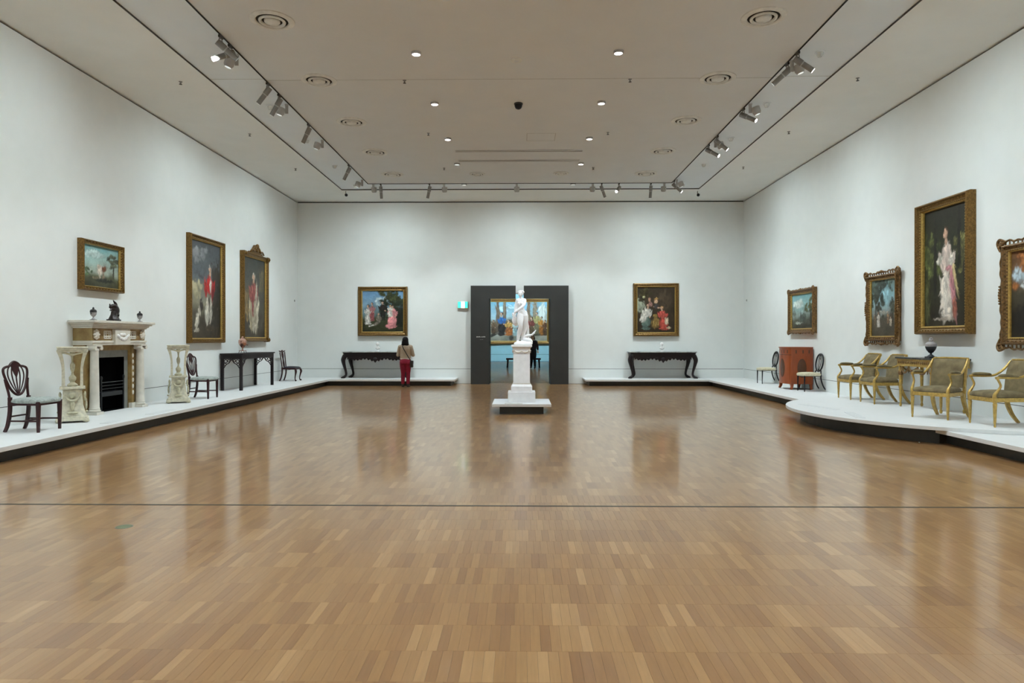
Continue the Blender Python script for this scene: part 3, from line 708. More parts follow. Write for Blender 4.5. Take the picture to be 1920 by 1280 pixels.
painting('tall portrait of a standing figure in a red coat with a pale dog', (XL, 16.82, 1.46), LEFT, 1.86, 2.6, .12, .13,
    [(0, (58, 50, 40)), (.2, (70, 64, 52)), (.4, (132, 128, 108)), (.6, (92, 98, 100)), (1, (70, 74, 78))],
    [(.85, .4, .25, .45, 0, (48, 44, 38), .7), (.3, .86, .3, .1, 10, (124, 126, 128), .9), (.2, .5, .25, .12, 0, (168, 160, 130), .9), (.25, .7, .3, .08, -10, (84, 90, 94), .9)] + fig(.6, .15, .63, .36, (186, 46, 42), (200, 194, 180), hair=(150, 146, 140), lean=.06, legs=True) + [(.52, .24, .06, .12, 8, (206, 200, 186), .35), (.67, .27, .055, .14, -4, (190, 182, 168), .35), (.66, .56, .04, .09, 0, (220, 212, 198), .4), (.74, .48, .05, .12, -10, (120, 34, 36), .5), (.5, .5, .05, .1, 10, (160, 38, 36), .5), (.22, .18, .07, .1, -15, (212, 204, 188), .4), (.3, .28, .06, .06, 0, (196, 186, 168), .4), (.36, .34, .07, .08, 0, (58, 50, 46), .5), (.2, .08, .12, .02, 0, (180, 172, 156), .5), (.7, .1, .25, .03, 0, (76, 66, 50), .7)], 23)
painting('tall dark portrait of a robed standing figure in a gilt frame with carved crest', (XL, 19.88, 1.48), LEFT, 1.88, 2.56, .13, .13,
    [(0, (66, 60, 50)), (.3, (76, 72, 62)), (.7, (74, 74, 68)), (1, (60, 62, 58))],
    [(.16, .45, .14, .2, 0, (120, 104, 76), .8), (.85, .75, .12, .2, 0, (104, 96, 76), .8)] + fig(.48, .1, .72, .42, (150, 84, 78), (164, 154, 134), hair=(176, 168, 158)) + [(.66, .28, .05, .26, -8, (196, 188, 168), .4), (.34, .28, .06, .25, 8, (168, 156, 130), .45), (.6, .55, .05, .2, -4, (190, 180, 160), .45), (.44, .42, .05, .2, 0, (132, 60, 60), .5), (.46, .13, .04, .08, 0, (200, 190, 174), .4), (.55, .12, .04, .08, 0, (190, 180, 164), .4), (.2, .3, .08, .12, 0, (140, 120, 84), .6)], 31, crest=True)
painting('square group portrait under a dark tree and blue sky, above the person in crimson', (-4.855, YB, 1.67), BACK, 1.73, 1.72, .145, .12,
    [(0, (40, 40, 26)), (.3, (56, 62, 40)), (.45, (96, 116, 118)), (.7, (118, 148, 168)), (1, (96, 136, 172))],
    [(.48, .74, .2, .12, 0, (170, 186, 190), .9)] + tree(.8, .72, .34, (38, 46, 32), 5, 22) + tree(.62, .93, .25, (54, 58, 34), 6, 16, False) + [(.9, .35, .2, .3, 0, (30, 32, 24), .6), (.5, .12, .6, .12, 0, (52, 54, 34), .7)] + fig(.14, .18, .48, .17, (206, 202, 194), (204, 200, 192)) + fig(.24, .26, .46, .15, (172, 116, 116), (150, 86, 86)) + fig(.5, .28, .48, .22, (44, 38, 34), (34, 30, 28), hair=(40, 34, 30), legs=True) + [(.4, .32, .07, .1, 10, (128, 120, 106), .4), (.34, .2, .12, .04, 22, (120, 112, 100), .4), (.22, .15, .08, .025, 20, (206, 200, 190), .4), (.4, .44, .03, .035, 0, (206, 164, 140), .3)] + fig(.74, .1, .56, .26, (206, 136, 138), (214, 140, 142)) + fig(.68, .36, .3, .13, (222, 216, 206), (216, 210, 200), hair=(206, 170, 110)) + [(.7, .14, .16, .07, 0, (212, 138, 140), .4)], 41)
painting('dark group painting with pale and red figures round a golden cage, back wall', (4.675, YB, 1.66), BACK, 1.575, 1.84, .135, .12,
    [(0, (48, 38, 26)), (.4, (54, 44, 30)), (.8, (58, 48, 34)), (1, (50, 40, 28))],
    [(.08, .6, .14, .2, 0, (146, 152, 134), .7), (.75, .7, .2, .25, 0, (66, 54, 40), .8)] + tree(.2, .85, .18, (70, 62, 36), 8, 16, False) + [(.18, .78, .05, .03, 10, (190, 186, 140), .6)] + fig(.22, .06, .58, .26, (212, 208, 198), (92, 110, 102), lean=.08) + [(.17, .34, .1, .14, -12, (206, 202, 192), .4)] + [(.48, .2, .13, .14, 0, (122, 98, 52), .4), (.48, .36, .07, .05, 0, (140, 114, 62), .5), (.44, .2, .012, .12, 0, (176, 150, 90), .5), (.5, .2, .012, .12, 0, (176, 150, 90), .5), (.56, .2, .012, .12, 0, (160, 134, 78), .5)] + fig(.72, .06, .52, .28, (192, 86, 74), (182, 78, 64), hair=(176, 136, 84), lean=-.07) + [(.78, .24, .06, .09, 0, (212, 194, 166), .4), (.52, .56, .12, .025, -18, (212, 170, 142), .4), (.5, .68, .055, .05, 0, (214, 174, 140), .35), (.5, .74, .06, .03, 0, (176, 136, 80), .4), (.5, .58, .08, .06, 0, (70, 66, 66), .5), (.33, .72, .045, .06, 10, (190, 146, 122), .4), (.36, .62, .06, .07, 0, (160, 120, 110), .5), (.84, .1, .08, .03, 0, (190, 170, 140), .5)], 53)
painting('small landscape painting in an ornate gilt frame above the red cabinet', (XR, 18.8, 1.71), RIGHT, 1.7, 1.22, .14, .12,
    [(0, (58, 56, 46)), (.25, (76, 78, 66)), (.4, (132, 146, 140)), (.7, (146, 184, 186)), (1, (116, 166, 172))],
    [(.3, .72, .3, .14, 0, (200, 212, 206), .9)] + tree(.86, .66, .26, (84, 88, 56), 11, 18) + [(.95, .3, .1, .3, 0, (50, 50, 40), .6), (.5, .32, .2, .12, 0, (74, 82, 74), .6), (.3, .16, .22, .05, 0, (168, 174, 162), .6), (.42, .42, .012, .2, 3, (66, 62, 54), .5), (.1, .45, .12, .1, 0, (110, 120, 110), .7), (.6, .08, .4, .06, 0, (56, 54, 44), .7)], 61, m=GILTD, ornate=True)
painting('landscape with tall trees and tiny pale figures in a pierced gilt frame above two armchairs', (XR, 14.6, 1.44), RIGHT, 1.36, 1.56, .18, .12,
    [(0, (72, 66, 54)), (.3, (76, 70, 58)), (.42, (128, 134, 130)), (.7, (134, 172, 180)), (1, (96, 112, 104))],
    [(.55, .7, .2, .16, 0, (150, 190, 198), .9)] + tree(.16, .72, .2, (64, 66, 54), 14, 20) + tree(.3, .52, .15, (72, 74, 62), 15) + tree(.84, .5, .17, (74, 78, 66), 16) + tree(.3, .94, .3, (66, 74, 66), 17, 16, False) + tree(.78, .92, .14, (84, 100, 92), 18, 10, False) + [(.5, .42, .2, .03, 0, (156, 152, 138), .8)] + fig(.27, .16, .28, .14, (206, 198, 188), (204, 196, 186)) + fig(.13, .2, .2, .09, (128, 108, 92), (112, 98, 80)) + fig(.66, .22, .22, .1, (160, 128, 96), (130, 104, 80)) + fig(.76, .18, .16, .1, (196, 182, 164), (176, 164, 146)) + fig(.9, .22, .2, .09, (104, 96, 78), (92, 84, 70)), 71, m=GILTD, pierced=True)
painting('tall portrait of a lady in white and pink, above the gilt table', (XR, 12.5, 1.64), RIGHT, 1.58, 2.46, .15, .16,
    [(0, (40, 34, 24)), (.2, (44, 42, 28)), (.6, (48, 50, 34)), (1, (40, 38, 28))],
    tree(.14, .62, .2, (84, 90, 52), 21, 16) + tree(.9, .6, .16, (98, 96, 58), 22, 14) + [(.26, .55, .05, .4, 0, (36, 34, 26), .6), (.8, .7, .05, .35, 0, (38, 36, 28), .6), (.06, .2, .08, .2, 0, (78, 80, 52), .8)] + fig(.56, .06, .78, .36, (214, 196, 184), (206, 196, 184), hair=(84, 62, 48), lean=-.06) + [(.67, .3, .06, .26, 8, (176, 120, 126), .4), (.72, .38, .035, .18, 16, (206, 186, 136), .45), (.7, .14, .06, .1, 0, (164, 98, 80), .5), (.36, .56, .09, .04, 25, (196, 190, 176), .5), (.62, .55, .08, .06, 0, (214, 206, 194), .45), (.5, .25, .05, .2, 0, (220, 212, 200), .5), (.45, .06, .28, .018, 0, (176, 164, 150), .6), (.56, .48, .07, .03, 0, (190, 134, 138), .5)], 83)
painting('painting of trees and a white figure in a pierced frame at the right edge', (XR, 10.24, 1.39), RIGHT, 1.56, 1.72, .19, .13,
    [(0, (36, 32, 26)), (.3, (40, 36, 30)), (.6, (72, 66, 52)), (.8, (112, 82, 56)), (1, (104, 72, 46))],
    [(.15, .72, .16, .12, 0, (170, 186, 194), .7), (.3, .6, .16, .07, 0, (190, 194, 196), .8)] + tree(.3, .88, .25, (124, 80, 46), 31, 18, False) + [(.52, .7, .07, .45, 0, (46, 40, 30), .5)] + tree(.8, .7, .25, (70, 58, 38), 32, 16) + fig(.5, .0, .62, .34, (192, 196, 202), (182, 188, 196)) + [(.2, .2, .2, .2, 0, (34, 30, 26), .7)], 97, m=GILTD, pierced=True)
painting('wide many-figured painting with columns and blue sky seen through the doorway', (-.36, 47.0, 1.22), BACK, 4.66, 3.12, .22, .14,
    [(0, (120, 118, 108)), (.16, (150, 148, 138)), (.25, (72, 62, 50)), (.5, (104, 92, 74)), (.6, (150, 176, 186)), (1, (112, 170, 200))],
    [(.4, .85, .25, .1, 0, (170, 200, 212), .9), (.02, .6, .05, .5, 0, (196, 196, 186), .35)] + [(q, .68, .034, .5, 0, c, .3) for q, c in ((.2, (116, 100, 82)), (.31, (120, 106, 88)), (.7, (124, 108, 88)), (.8, (130, 118, 100)))] + [(.93, .66, .08, .36, 0, (190, 198, 194), .4)] + [x for q, h, w_, a, b in ((.05, .45, .1, (190, 184, 168), (150, 140, 120)), (.13, .42, .09, (120, 96, 70), (90, 70, 52)), (.26, .6, .14, (48, 110, 180), (44, 40, 38)), (.38, .42, .15, (206, 160, 86), (168, 100, 50)), (.48, .4, .1, (186, 206, 206), (150, 176, 180)), (.58, .46, .12, (160, 96, 76), (130, 50, 46)), (.67, .5, .12, (150, 60, 54), (160, 44, 42)), (.75, .48, .11, (120, 60, 52), (96, 80, 60)), (.84, .62, .13, (170, 160, 104), (110, 106, 84)), (.91, .5, .11, (190, 128, 50), (150, 96, 40)), (.97, .4, .1, (96, 66, 46), (80, 60, 44))) for x in fig(q, .14, h, w_, a, b)] + [(.1, .14, .12, .05, 20, (60, 60, 54), .6), (.42, .07, .04, .08, -30, (62, 58, 52), .6), (.75, .16, .18, .04, 0, (80, 74, 62), .6), (.6, .05, .2, .03, 0, (176, 174, 164), .7)], 101)

# ------------------------------------------------------------------ seating
def cushion(w0, w1, y0, y1, z0, z1, n=14, dome=.02):
    """upholstered pad: width w0 at the front y0, w1 at the rear y1"""
    out = []
    for k in range(4*n):
        a = 2*PI*(k+.5)/(4*n); ca, sa = math.cos(a), math.sin(a); e = .28
        u = math.copysign(abs(ca)**e, ca); v = math.copysign(abs(sa)**e, sa); out.append((u, v))
    def P(u, v, z, s=1.0):
        y = (y0+y1)/2 + v*s*(y1-y0)/2; w_ = w0+(w1-w0)*(v*s+1)/2; return (u*s*w_/2, y - (.02*(1-u*u) if v < 0 else 0)*abs(v), z)
    m = MB(); rings = [(z0, .97), (z0+.012, 1.0), (z1-.03, 1.01), (z1-.012, .97), (z1, .88), (z1+dome*.6, .6), (z1+dome, .25)]
    N_ = len(out); vs = [P(u, v, z, s) for z, s in rings for u, v in out]; fs = []
    for i in range(len(rings)-1):
        for k in range(N_): fs.append((i*N_+k, i*N_+(k+1) % N_, (i+1)*N_+(k+1) % N_, (i+1)*N_+k))
    fs += [tuple(range(N_-1, -1, -1)), tuple((len(rings)-1)*N_+k for k in range(N_))]
    return m.add(vs, fs)
def backpt(z, zs=.45, y=.215, lean=.14): return y + (z-zs)*lean if z > zs else y

def shield_chair(label, loc, rz):
    t = thing('shield_back_chair', label, 'chair', loc, rz, 'mahogany shield-back chairs')
    for sx in (-1, 1):
        MB().sq([(sx*.225, -.225, .44), (sx*.225, -.225, 0)], [.024, .015]).build('leg', MAHOG, t)
        MB().sq(cat([(sx*.185, .215, .50), (sx*.185, .215, .3), (sx*.19, .245, .1), (sx*.195, .285, 0)], 4), [.02, .02, .017]).build('leg', MAHOG, t)
        MB().sq([(sx*.215, -.225, .16), (sx*.19, .235, .16)], .011).build('stretcher', MAHOG, t)
        MB().tube(cat([(sx*.185, .215, .46), (sx*.19, backpt(.56), .56), (sx*.205, backpt(.68), .66), (sx*.225, backpt(.75), .76)], 4), .017, 8).build('back_post', MAHOG, t, smooth=True)
    MB().sq([(-.2, .02, .16), (.2, .02, .16)], .011).build('stretcher', MAHOG, t)
    MB().sq([(-.19, .235, .22), (.19, .235, .22)], .011).build('stretcher', MAHOG, t)
    m = MB(); m.slab([(-.245, -.245), (.245, -.245), (.205, .235), (-.205, .235)], .385, .43); m.build('seat_rail', MAHOG, t)
    cushion(.52, .42, -.26, .215, .415, .475).build('seat', DAMASK, t, smooth=True, ang=60)
    B = lambda x, z, off=0: (x, backpt(z)+off, z)
    half = [(0, .525), (.07, .545), (.15, .63), (.205, .75), (.235, .85), (.225, .91), (.17, .935), (.11, .945), (.06, .985), (0, 1.005)]
    full = half + [(-x, z) for x, z in half[-2:0:-1]]
    MB().tube(cat([B(x, z) for x, z in full], 4, True), .0165, 8, closed=True, asp=1.1).build('shield_frame', MAHOG, t, smooth=True)
    MB().prism([(-.075, .965), (-.035, .985), (0, .995), (.035, .985), (.075, .965), (.07, .93), (.035, .84), (0, .78), (-.035, .84), (-.07, .93)][::-1], lambda u, v: B(u, v, .006), lambda u, v: B(u, v, -.012)).build('fan_splat', MAHOG, t)
    for k in (-2, -1, 0, 1, 2):
        pts = cat([B(.012*k, .55), B(.052*k, .67), B(.078*k, .80), B(.07*k, .90), B(.045*k, .945)], 5)
        MB().tube(pts, [.007, .009, .009, .008], 6).build('splat_rib', MAHOG, t, smooth=True)
    MB().ball(B(0, .56), (.035, .018, .03)).build('splat_boss', MAHOG, t, smooth=True)
    return t
ca = shield_chair('dark mahogany shield-back chair with grey seat, nearest at the left edge before the fireplace', (-7.13, 9.88, ZP), LEFT)
dup(ca, (-7.24, 15.4, ZP), LEFT, 'dark shield-back chair with grey seat between the farther pedestal and fretwork table')

# cabriole chair
def cabriole(m, sx, sy, x, y, h, r, out=.045, foot=.03):
    k = Vector((sx, sy, 0)).normalized()
    pts = cat([Vector((x, y, h)), Vector((x, y, h*.92))+k*out*.5, Vector((x, y, h*.76))+k*out, Vector((x, y, h*.5))+k*out*.35, Vector((x, y, h*.25))-k*out*.15, Vector((x, y, h*.1))+k*out*.05, Vector((x, y, h*.045))+k*out*.5], 4)
    m.tube(pts, [r*1.05, r*1.3, r*1.35, r*.85, r*.62, r*.6, r*.8], 9)
    m.ball(Vector((x, y, foot*.8))+k*out*.75, (foot, foot, foot*.8), 10, 7); return m
t = thing('cabriole_chair', 'dark mahogany chair with navy seat and curved legs in the far left corner', 'chair', (-7.42, 21.85, ZP), LEFT)
for sx in (-1, 1):
    cabriole(MB(), sx, -1, sx*.225, -.215, .40, .026).build('leg', MAHOG, t, smooth=True)
    MB().sq(cat([(sx*.18, .215, .44), (sx*.18, .22, .25), (sx*.185, .26, .08), (sx*.19, .30, 0)], 4), [.02, .018, .016]).build('leg', MAHOG, t)
    MB().tube(cat([(sx*.18, .215, .42), (sx*.19, backpt(.65), .65), (sx*.215, backpt(.9), .92)], 5), .017, 8).build('back_post', MAHOG, t, smooth=True)
MB().slab([(-.26, -.24), (.26, -.24), (.205, .235), (-.205, .235)], .37, .425).build('seat_rail', MAHOG, t)
cushion(.5, .4, -.235, .20, .415, .455).build('seat', NAVY, t, smooth=True, ang=60)
MB().tube(cat([(-.265, backpt(.95), .965), (-.2, backpt(.94), .95), (-.1, backpt(.95), .94), (0, backpt(.95), .965), (.1, backpt(.95), .94), (.2, backpt(.94), .95), (.265, backpt(.95), .965)], 5), [.012, .022, .022, .028, .022, .022, .012], 8).build('crest_rail', MAHOG, t, smooth=True)
for k in (-1.5, -.5, .5, 1.5):
    MB().tube(cat([(.03*k, backpt(.45), .44), (.045*k, backpt(.58), .58), (.025*k, backpt(.7), .70), (.055*k, backpt(.83), .83), (.03*k, backpt(.94), .945)], 5), .010, 6).build('splat_strap', MAHOG, t, smooth=True)
for z_ in (.6, .78): MB().tube([(.06*math.cos(2*PI*k/14), backpt(z_), z_+.035*math.sin(2*PI*k/14)) for k in range(14)], .008, 6, closed=True).build('splat_ring', MAHOG, t, smooth=True)

# black oval-back chairs
def oval_chair(label, loc, rz):
    t = thing('oval_back_chair', label, 'chair', loc, rz, 'black oval-back chairs')
    for sx in (-1, 1):
        MB().tube([(sx*.21, -.21, .43), (sx*.21, -.215, .2), (sx*.21, -.215, 0)], [.02, .015, .010], 10).build('leg', EBON, t, smooth=True)
        MB().tube(cat([(sx*.18, .21, .46), (sx*.18, .22, .3), (sx*.185, .28, .12), (sx*.19, .37, 0)], 5), [.02, .018, .014], 8).build('leg', EBON, t, smooth=True)
        MB().tube(cat([(sx*.18, .21, .44), (sx*.16, backpt(.5), .5), (sx*.13, backpt(.56), .55)], 4), .016, 8).build('back_post', EBON, t, smooth=True)
    MB().slab([(-.23, -.23), (.23, -.23), (.2, .23), (-.2, .23)], .385, .42).build('seat_rail', EBON, t)
    cushion(.5, .43, -.25, .225, .40, .475).build('seat', CREAM, t, smooth=True, ang=60)
    cz, rx, rz_ = .735, .205, .225
    MB().tube([(rx*math.cos(a), backpt(cz+rz_*math.sin(a)), cz+rz_*math.sin(a)) for a in [2*PI*k/36 for k in range(36)]], .0165, 8, closed=True, asp=1.3).build('oval_frame', EBON, t, smooth=True)
    for k in (-1, 0, 1):
        MB().tube(cat([(.02*k, backpt(.53), .525), (.075*k, backpt(.65), .65), (.085*k, backpt(.78), .80), (.03*k, backpt(.94), .945)], 5), .0075, 6).build('splat_rib', EBON, t, smooth=True)
    MB().ball((0, backpt(.84), .84), (.02, .010, .035)).build('splat_medallion', EBON, t, smooth=True)
    return t
cd = oval_chair('black oval-back chair with cream seat beyond the red cabinet', (7.42, 20.75, ZP), RIGHT)
dup(cd, (7.40, 17.65, ZP), RIGHT, 'black oval-back chair with cream seat on the near side of the red cabinet')

# gilt armchairs
def armchair(label, loc, rz):
    t = thing('gilt_armchair', label, 'armchair', loc, rz, 'gilt armchairs with olive tapestry')
    by = lambda z: .25 + max(0, z-.46)*.10 + max(0, z-.7)**2*.9
    for sx in (-1, 1):
        MB().lathe([(.012, 0), (.016, .02), (.013, .035), (.017, .06), (.026, .30), (.029, .335), (.022, .345), (.031, .36), (.031, .43)], 12, (sx*.275, -.27)).build('leg', GILT, t, smooth=True)
        MB().sq(cat([(sx*.235, .25, .44), (sx*.238, .27, .30), (sx*.245, .34, .14), (sx*.25, .45, 0)], 5), [.026, .024, .018]).build('leg', GILT, t)
        MB().tube(cat([(sx*.275, -.275, .40), (sx*.28, -.275, .47), (sx*.285, -.235, .53), (sx*.29, -.20, .60), (sx*.29, -.235, .685), (sx*.29, -.245, .715)], 5), [.03, .024, .017, .016, .02], 8).build('arm_support', GILT, t, smooth=True)
        arm = MB().tube(cat([(sx*.29, -.27, .715), (sx*.29, -.2, .722), (sx*.29, -.02, .718), (sx*.285, .12, .735), (sx*.278, .24, .82), (sx*.27, by(.94)-.005, .945)], 6), [.02, .019, .018, .018, .019, .018], 8).build('arm', GILT, t, smooth=True)
        MB().tube(cat([(sx*.29, -.235, .735), (sx*.29, -.19, .75), (sx*.29, -.08, .752), (sx*.29, .03, .742), (sx*.29, .06, .735)], 4), [.012, .03, .032, .03, .012], 10, asp=.75).build('arm_pad', TAPES, arm, smooth=True)
        MB().sq([(sx*.262, by(z)+.012, z) for z in (.40, .5, .6, .7, .8, .9, .955)], .017).build('back_stile', GILT, t)
    m = MB(); m.slab([(-.30, -.29), (-.15, -.315), (.15, -.315), (.30, -.29), (.255, .27), (-.255, .27)], .365, .425); m.build('seat_rail', GILT, t, bevel=.006)
    cushion(.585, .49, -.30, .245, .42, .495, dome=.03).build('seat', TAPES, t, smooth=True, ang=60)
    zs = [.49+.465*k/8 for k in range(9)]; vs = []; fs = []; nx = 8
    for side in (0, 1):
        for z in zs:
            for k in range(nx+1):
                u = -1+2*k/nx; th = .03 + .02*(1-u**4)*(1 if side == 0 else .2)
                vs.append((u*.248, by(z)+.02*(1-u*u)+(-th if side == 0 else .022), z))
    n1 = (nx+1)*9; I = lambda s_, i, k: s_*n1+i*(nx+1)+k
    for i in range(8):
        for k in range(nx):
            fs.append((I(0, i, k), I(0, i, k+1), I(0, i+1, k+1), I(0, i+1, k))); fs.append((I(1, i, k+1), I(1, i, k), I(1, i+1, k), I(1, i+1, k+1)))
        fs.append((I(0, i, 0), I(0, i+1, 0), I(1, i+1, 0), I(1, i, 0))); fs.append((I(0, i, nx), I(1, i, nx), I(1, i+1, nx), I(0, i+1, nx)))
    for k in range(nx):
        fs.append((I(0, 8, k), I(0, 8, k+1), I(1, 8, k+1), I(1, 8, k))); fs.append((I(0, 0, k+1), I(0, 0, k), I(1, 0, k), I(1, 0, k+1)))
    MB().add(vs, fs).build('backrest', TAPES, t, smooth=True, ang=50)
    MB().tube([(-.27, by(.955)+.01, .962), (-.1, by(.955)+.022, .968), (.1, by(.955)+.022, .968), (.27, by(.955)+.01, .962)], .016, 8).build('top_rail', GILT, t, smooth=True)
    return t
a0 = armchair('gilt armchair with olive tapestry nearest the right edge of the picture', (7.12, 10.25, ZR), RIGHT)
dup(a0, (6.80, 11.22, ZR), RIGHT+.55, 'gilt armchair with olive tapestry turned toward the camera, before the gilt table')
dup(a0, (7.20, 13.78, ZR), RIGHT, 'gilt armchair with olive tapestry just beyond the gilt table')
dup(a0, (7.20, 14.75, ZR), RIGHT, 'gilt armchair with olive tapestry farthest, nearest the red cabinet')

# ------------------------------------------------------------------ tables and cabinet
t = thing('fretwork_table', 'long dark mahogany table with pierced fret brackets under the crested portrait', 'table', (-7.55, 18.78, ZP), LEFT)
L2, D2, TH = 1.14, .28, .965
MB().box(-L2-.03, L2+.03, -D2-.03, D2+.01, TH-.035, TH).build('tabletop', DARKW, t, bevel=.006)
MB().box(-L2, L2, -D2, D2, TH-.15, TH-.035).build('apron', DARKW, t)
for sx in (-1, 1):
    for sy in (-1, 1):
        MB().sq([(sx*(L2-.035), sy*(D2-.035), TH-.04), (sx*(L2-.035), sy*(D2-.035), 0)], .035).build('leg', DARKW, t, bevel=.004)
def fret(m, o, dx, dy):
    o = Vector(o); d = Vector((dx, dy, 0)); P = lambda a, b: o + d*a + Vector((0, 0, -b))
    m.tube(cat([P(.26, 0), P(.19, .03), P(.14, .10), P(.07, .14), P(0, .24)], 5), .012, 6)
    for a, b, r in ((.055, .055, .042), (.135, .04, .03), (.04, .135, .03)):
        m.tube([P(a+r*math.cos(2*PI*k/12), b+r*math.sin(2*PI*k/12)) for k in range(12)], .009, 6, closed=True)
    return m
for sx in (-1, 1):
    fret(MB(), (sx*(L2-.07), -D2+.02, TH-.15), -sx, 0).build('fret_bracket', DARKW, t, smooth=True)
    fret(MB(), (sx*(L2-.03), -D2+.07, TH-.15), 0, 1).build('fret_bracket', DARKW, t, smooth=True)
    fret(MB(), (sx*(L2-.03), D2-.07, TH-.15), 0, -1).build('fret_bracket', DARKW, t, smooth=True)

def console(label, loc):
    t = thing('console_table', label, 'table', loc, 0, 'black carved console tables on the back wall')
    L2, D2, TH = 1.08, .30, .92
    MB().box(-L2-.06, L2+.06, -D2-.05, D2, TH-.035, TH).build('marble_top', MARBG, t, bevel=.01)
    m = MB(); m.box(-L2, L2, -D2, D2-.01, TH-.205, TH-.075); m.box(-L2-.025, L2+.025, -D2-.025, D2-.005, TH-.075, TH-.036); m.build('frieze', DARKW, t)
    rng = random.Random(4); up = [(-L2+.12, 0), (L2-.12, 0)]; lo = []
    n = 32
    for k in range(n+1):
        x = (L2-.12)*(1-2*k/n); a = abs(x)/(L2-.12)
        lo.append((x, -.075-.03*math.cos(k*PI)*(1-.2*a) - .045*max(0, 1-a*3) - .02*math.cos(a*9)))
    MB().prism((up+lo)[::-1], lambda u, v: (u, -D2-.01, TH-.20+v), lambda u, v: (u, -D2+.025, TH-.20+v)).build('carved_apron', DARKW, t)
    m = MB()
    for sx in (-1, 1):
        for x0 in (.22, .52, .80):
            m.tube([(sx*(x0+.055*math.cos(a)*(1-a/9)), -D2-.018, TH-.255+.045*math.sin(a)*(1-a/9)) for a in [.5*k for k in range(13)]], [.014]*6+[.008]*7, 6)
    m.ball((0, -D2-.02, TH-.275), (.075, .03, .075), 10, 8); m.ball((0, -D2-.015, TH-.345), (.03, .02, .035), 8, 6)
    m.build('scroll_carving', DARKW, t, smooth=True)
    for sx in (-1, 1):
        for sy in (-1, 1):
            k = Vector((sx*.9, -.35 if sy < 0 else .0, 0)).normalized(); b = Vector((sx*(L2-.05), sy*(D2-.07), 0)); b.x -= sx*(.13 if sy > 0 else 0)
            hh = TH-.1
            pts = cat([b+Vector((0, 0, hh)), b+k*.045+Vector((0, 0, hh*.9)), b+k*.085+Vector((0, 0, hh*.76)), b+k*.055+Vector((0, 0, hh*.55)), b+k*.0+Vector((0, 0, hh*.3)), b-k*.01+Vector((0, 0, hh*.14)), b+k*.05+Vector((0, 0, .05))], 5)
            lg = MB().tube(pts, [.07, .085, .078, .055, .04, .038, .045], 10).build('leg', DARKW, t, smooth=True)
            m = MB(); m.ball(b+k*.07+Vector((0, 0, .04)), (.07, .055, .04), 10, 7)
            for j in (-1, 0, 1): m.ball(b+k*.125+Vector((0, j*.03, .025)), (.03, .018, .025), 8, 6)
            m.build('paw_foot', DARKW, lg, smooth=True)
    return t
c0 = console('black carved console table with grey marble top behind the person in crimson', (-4.99, 23.52, ZP))
dup(c0, (4.80, 23.52, ZP), 0, 'black carved console table with marble top below the dark painting at right')

t = thing('gilt_pier_table', 'gilt side table with dark marble top and swags on the round platform', 'table', (7.42, 12.48, ZR), RIGHT)
L2, D2, TH = .70, .27, .94
MB().box(-L2, L2, -D2, D2, TH-.03, TH).build('marble_top', MARBD, t, bevel=.006)
m = MB(); m.box(-L2+.03, L2-.03, -D2+.03, D2-.01, TH-.15, TH-.04); m.box(-L2+.015, L2-.015, -D2+.015, D2, TH-.045, TH-.03); m.box(-L2+.02, L2-.02, -D2+.02, D2, TH-.165, TH-.15); m.build('frieze', GILT, t)
b = MB(); 
for k in range(22): b.ball((-L2+.08+k*(2*L2-.16)/21, -D2+.026, TH-.095), (.02, .012, .028), 6, 5)
b.build('frieze_rosettes', GILTD, t, smooth=True)
for sx in (-1, 1):
    for sy in (-1, 1):
        lg = MB().lathe([(.012, 0), (.024, .02), (.026, .045), (.014, .07), (.018, .10), (.022, .13), (.026, .4), (.033, .64), (.025, .66), (.038, .69), (.032, .72), (.036, TH-.16)], 14, (sx*(L2-.075), sy*(D2-.07))).build('leg', GILT, t, smooth=True)
        MB().lathe([(.038, .60), (.05, .64), (.044, .67), (.03, .69)], 12, (sx*(L2-.075), sy*(D2-.07))).build('leaf_capital', GILTD, lg, smooth=True)
def swag(p, q_, sag): p = Vector(p); q_ = Vector(q_); return [p.lerp(q_, k/10)+Vector((0, 0, -sag*math.sin(PI*k/10))) for k in range(11)]
for k in range(4):
    xa = -L2+.12+k*.29; MB().tube(swag((xa, -D2+.035, TH-.17), (xa+.29, -D2+.035, TH-.17), .12), [.010, .022, .010], 7).build('festoon', GILTD, t, smooth=True)
    if k: MB().tube([(xa, -D2+.035, TH-.165), (xa, -D2+.035, TH-.29)], [.016, .02, .006], 7).build('tassel', GILTD, t, smooth=True)
for sx in (-1, 1): MB().tube(swag((sx*(L2-.05), -D2+.1, TH-.17), (sx*(L2-.05), D2-.1, TH-.17), .1), [.010, .02, .010], 7).build('festoon', GILTD, t, smooth=True)

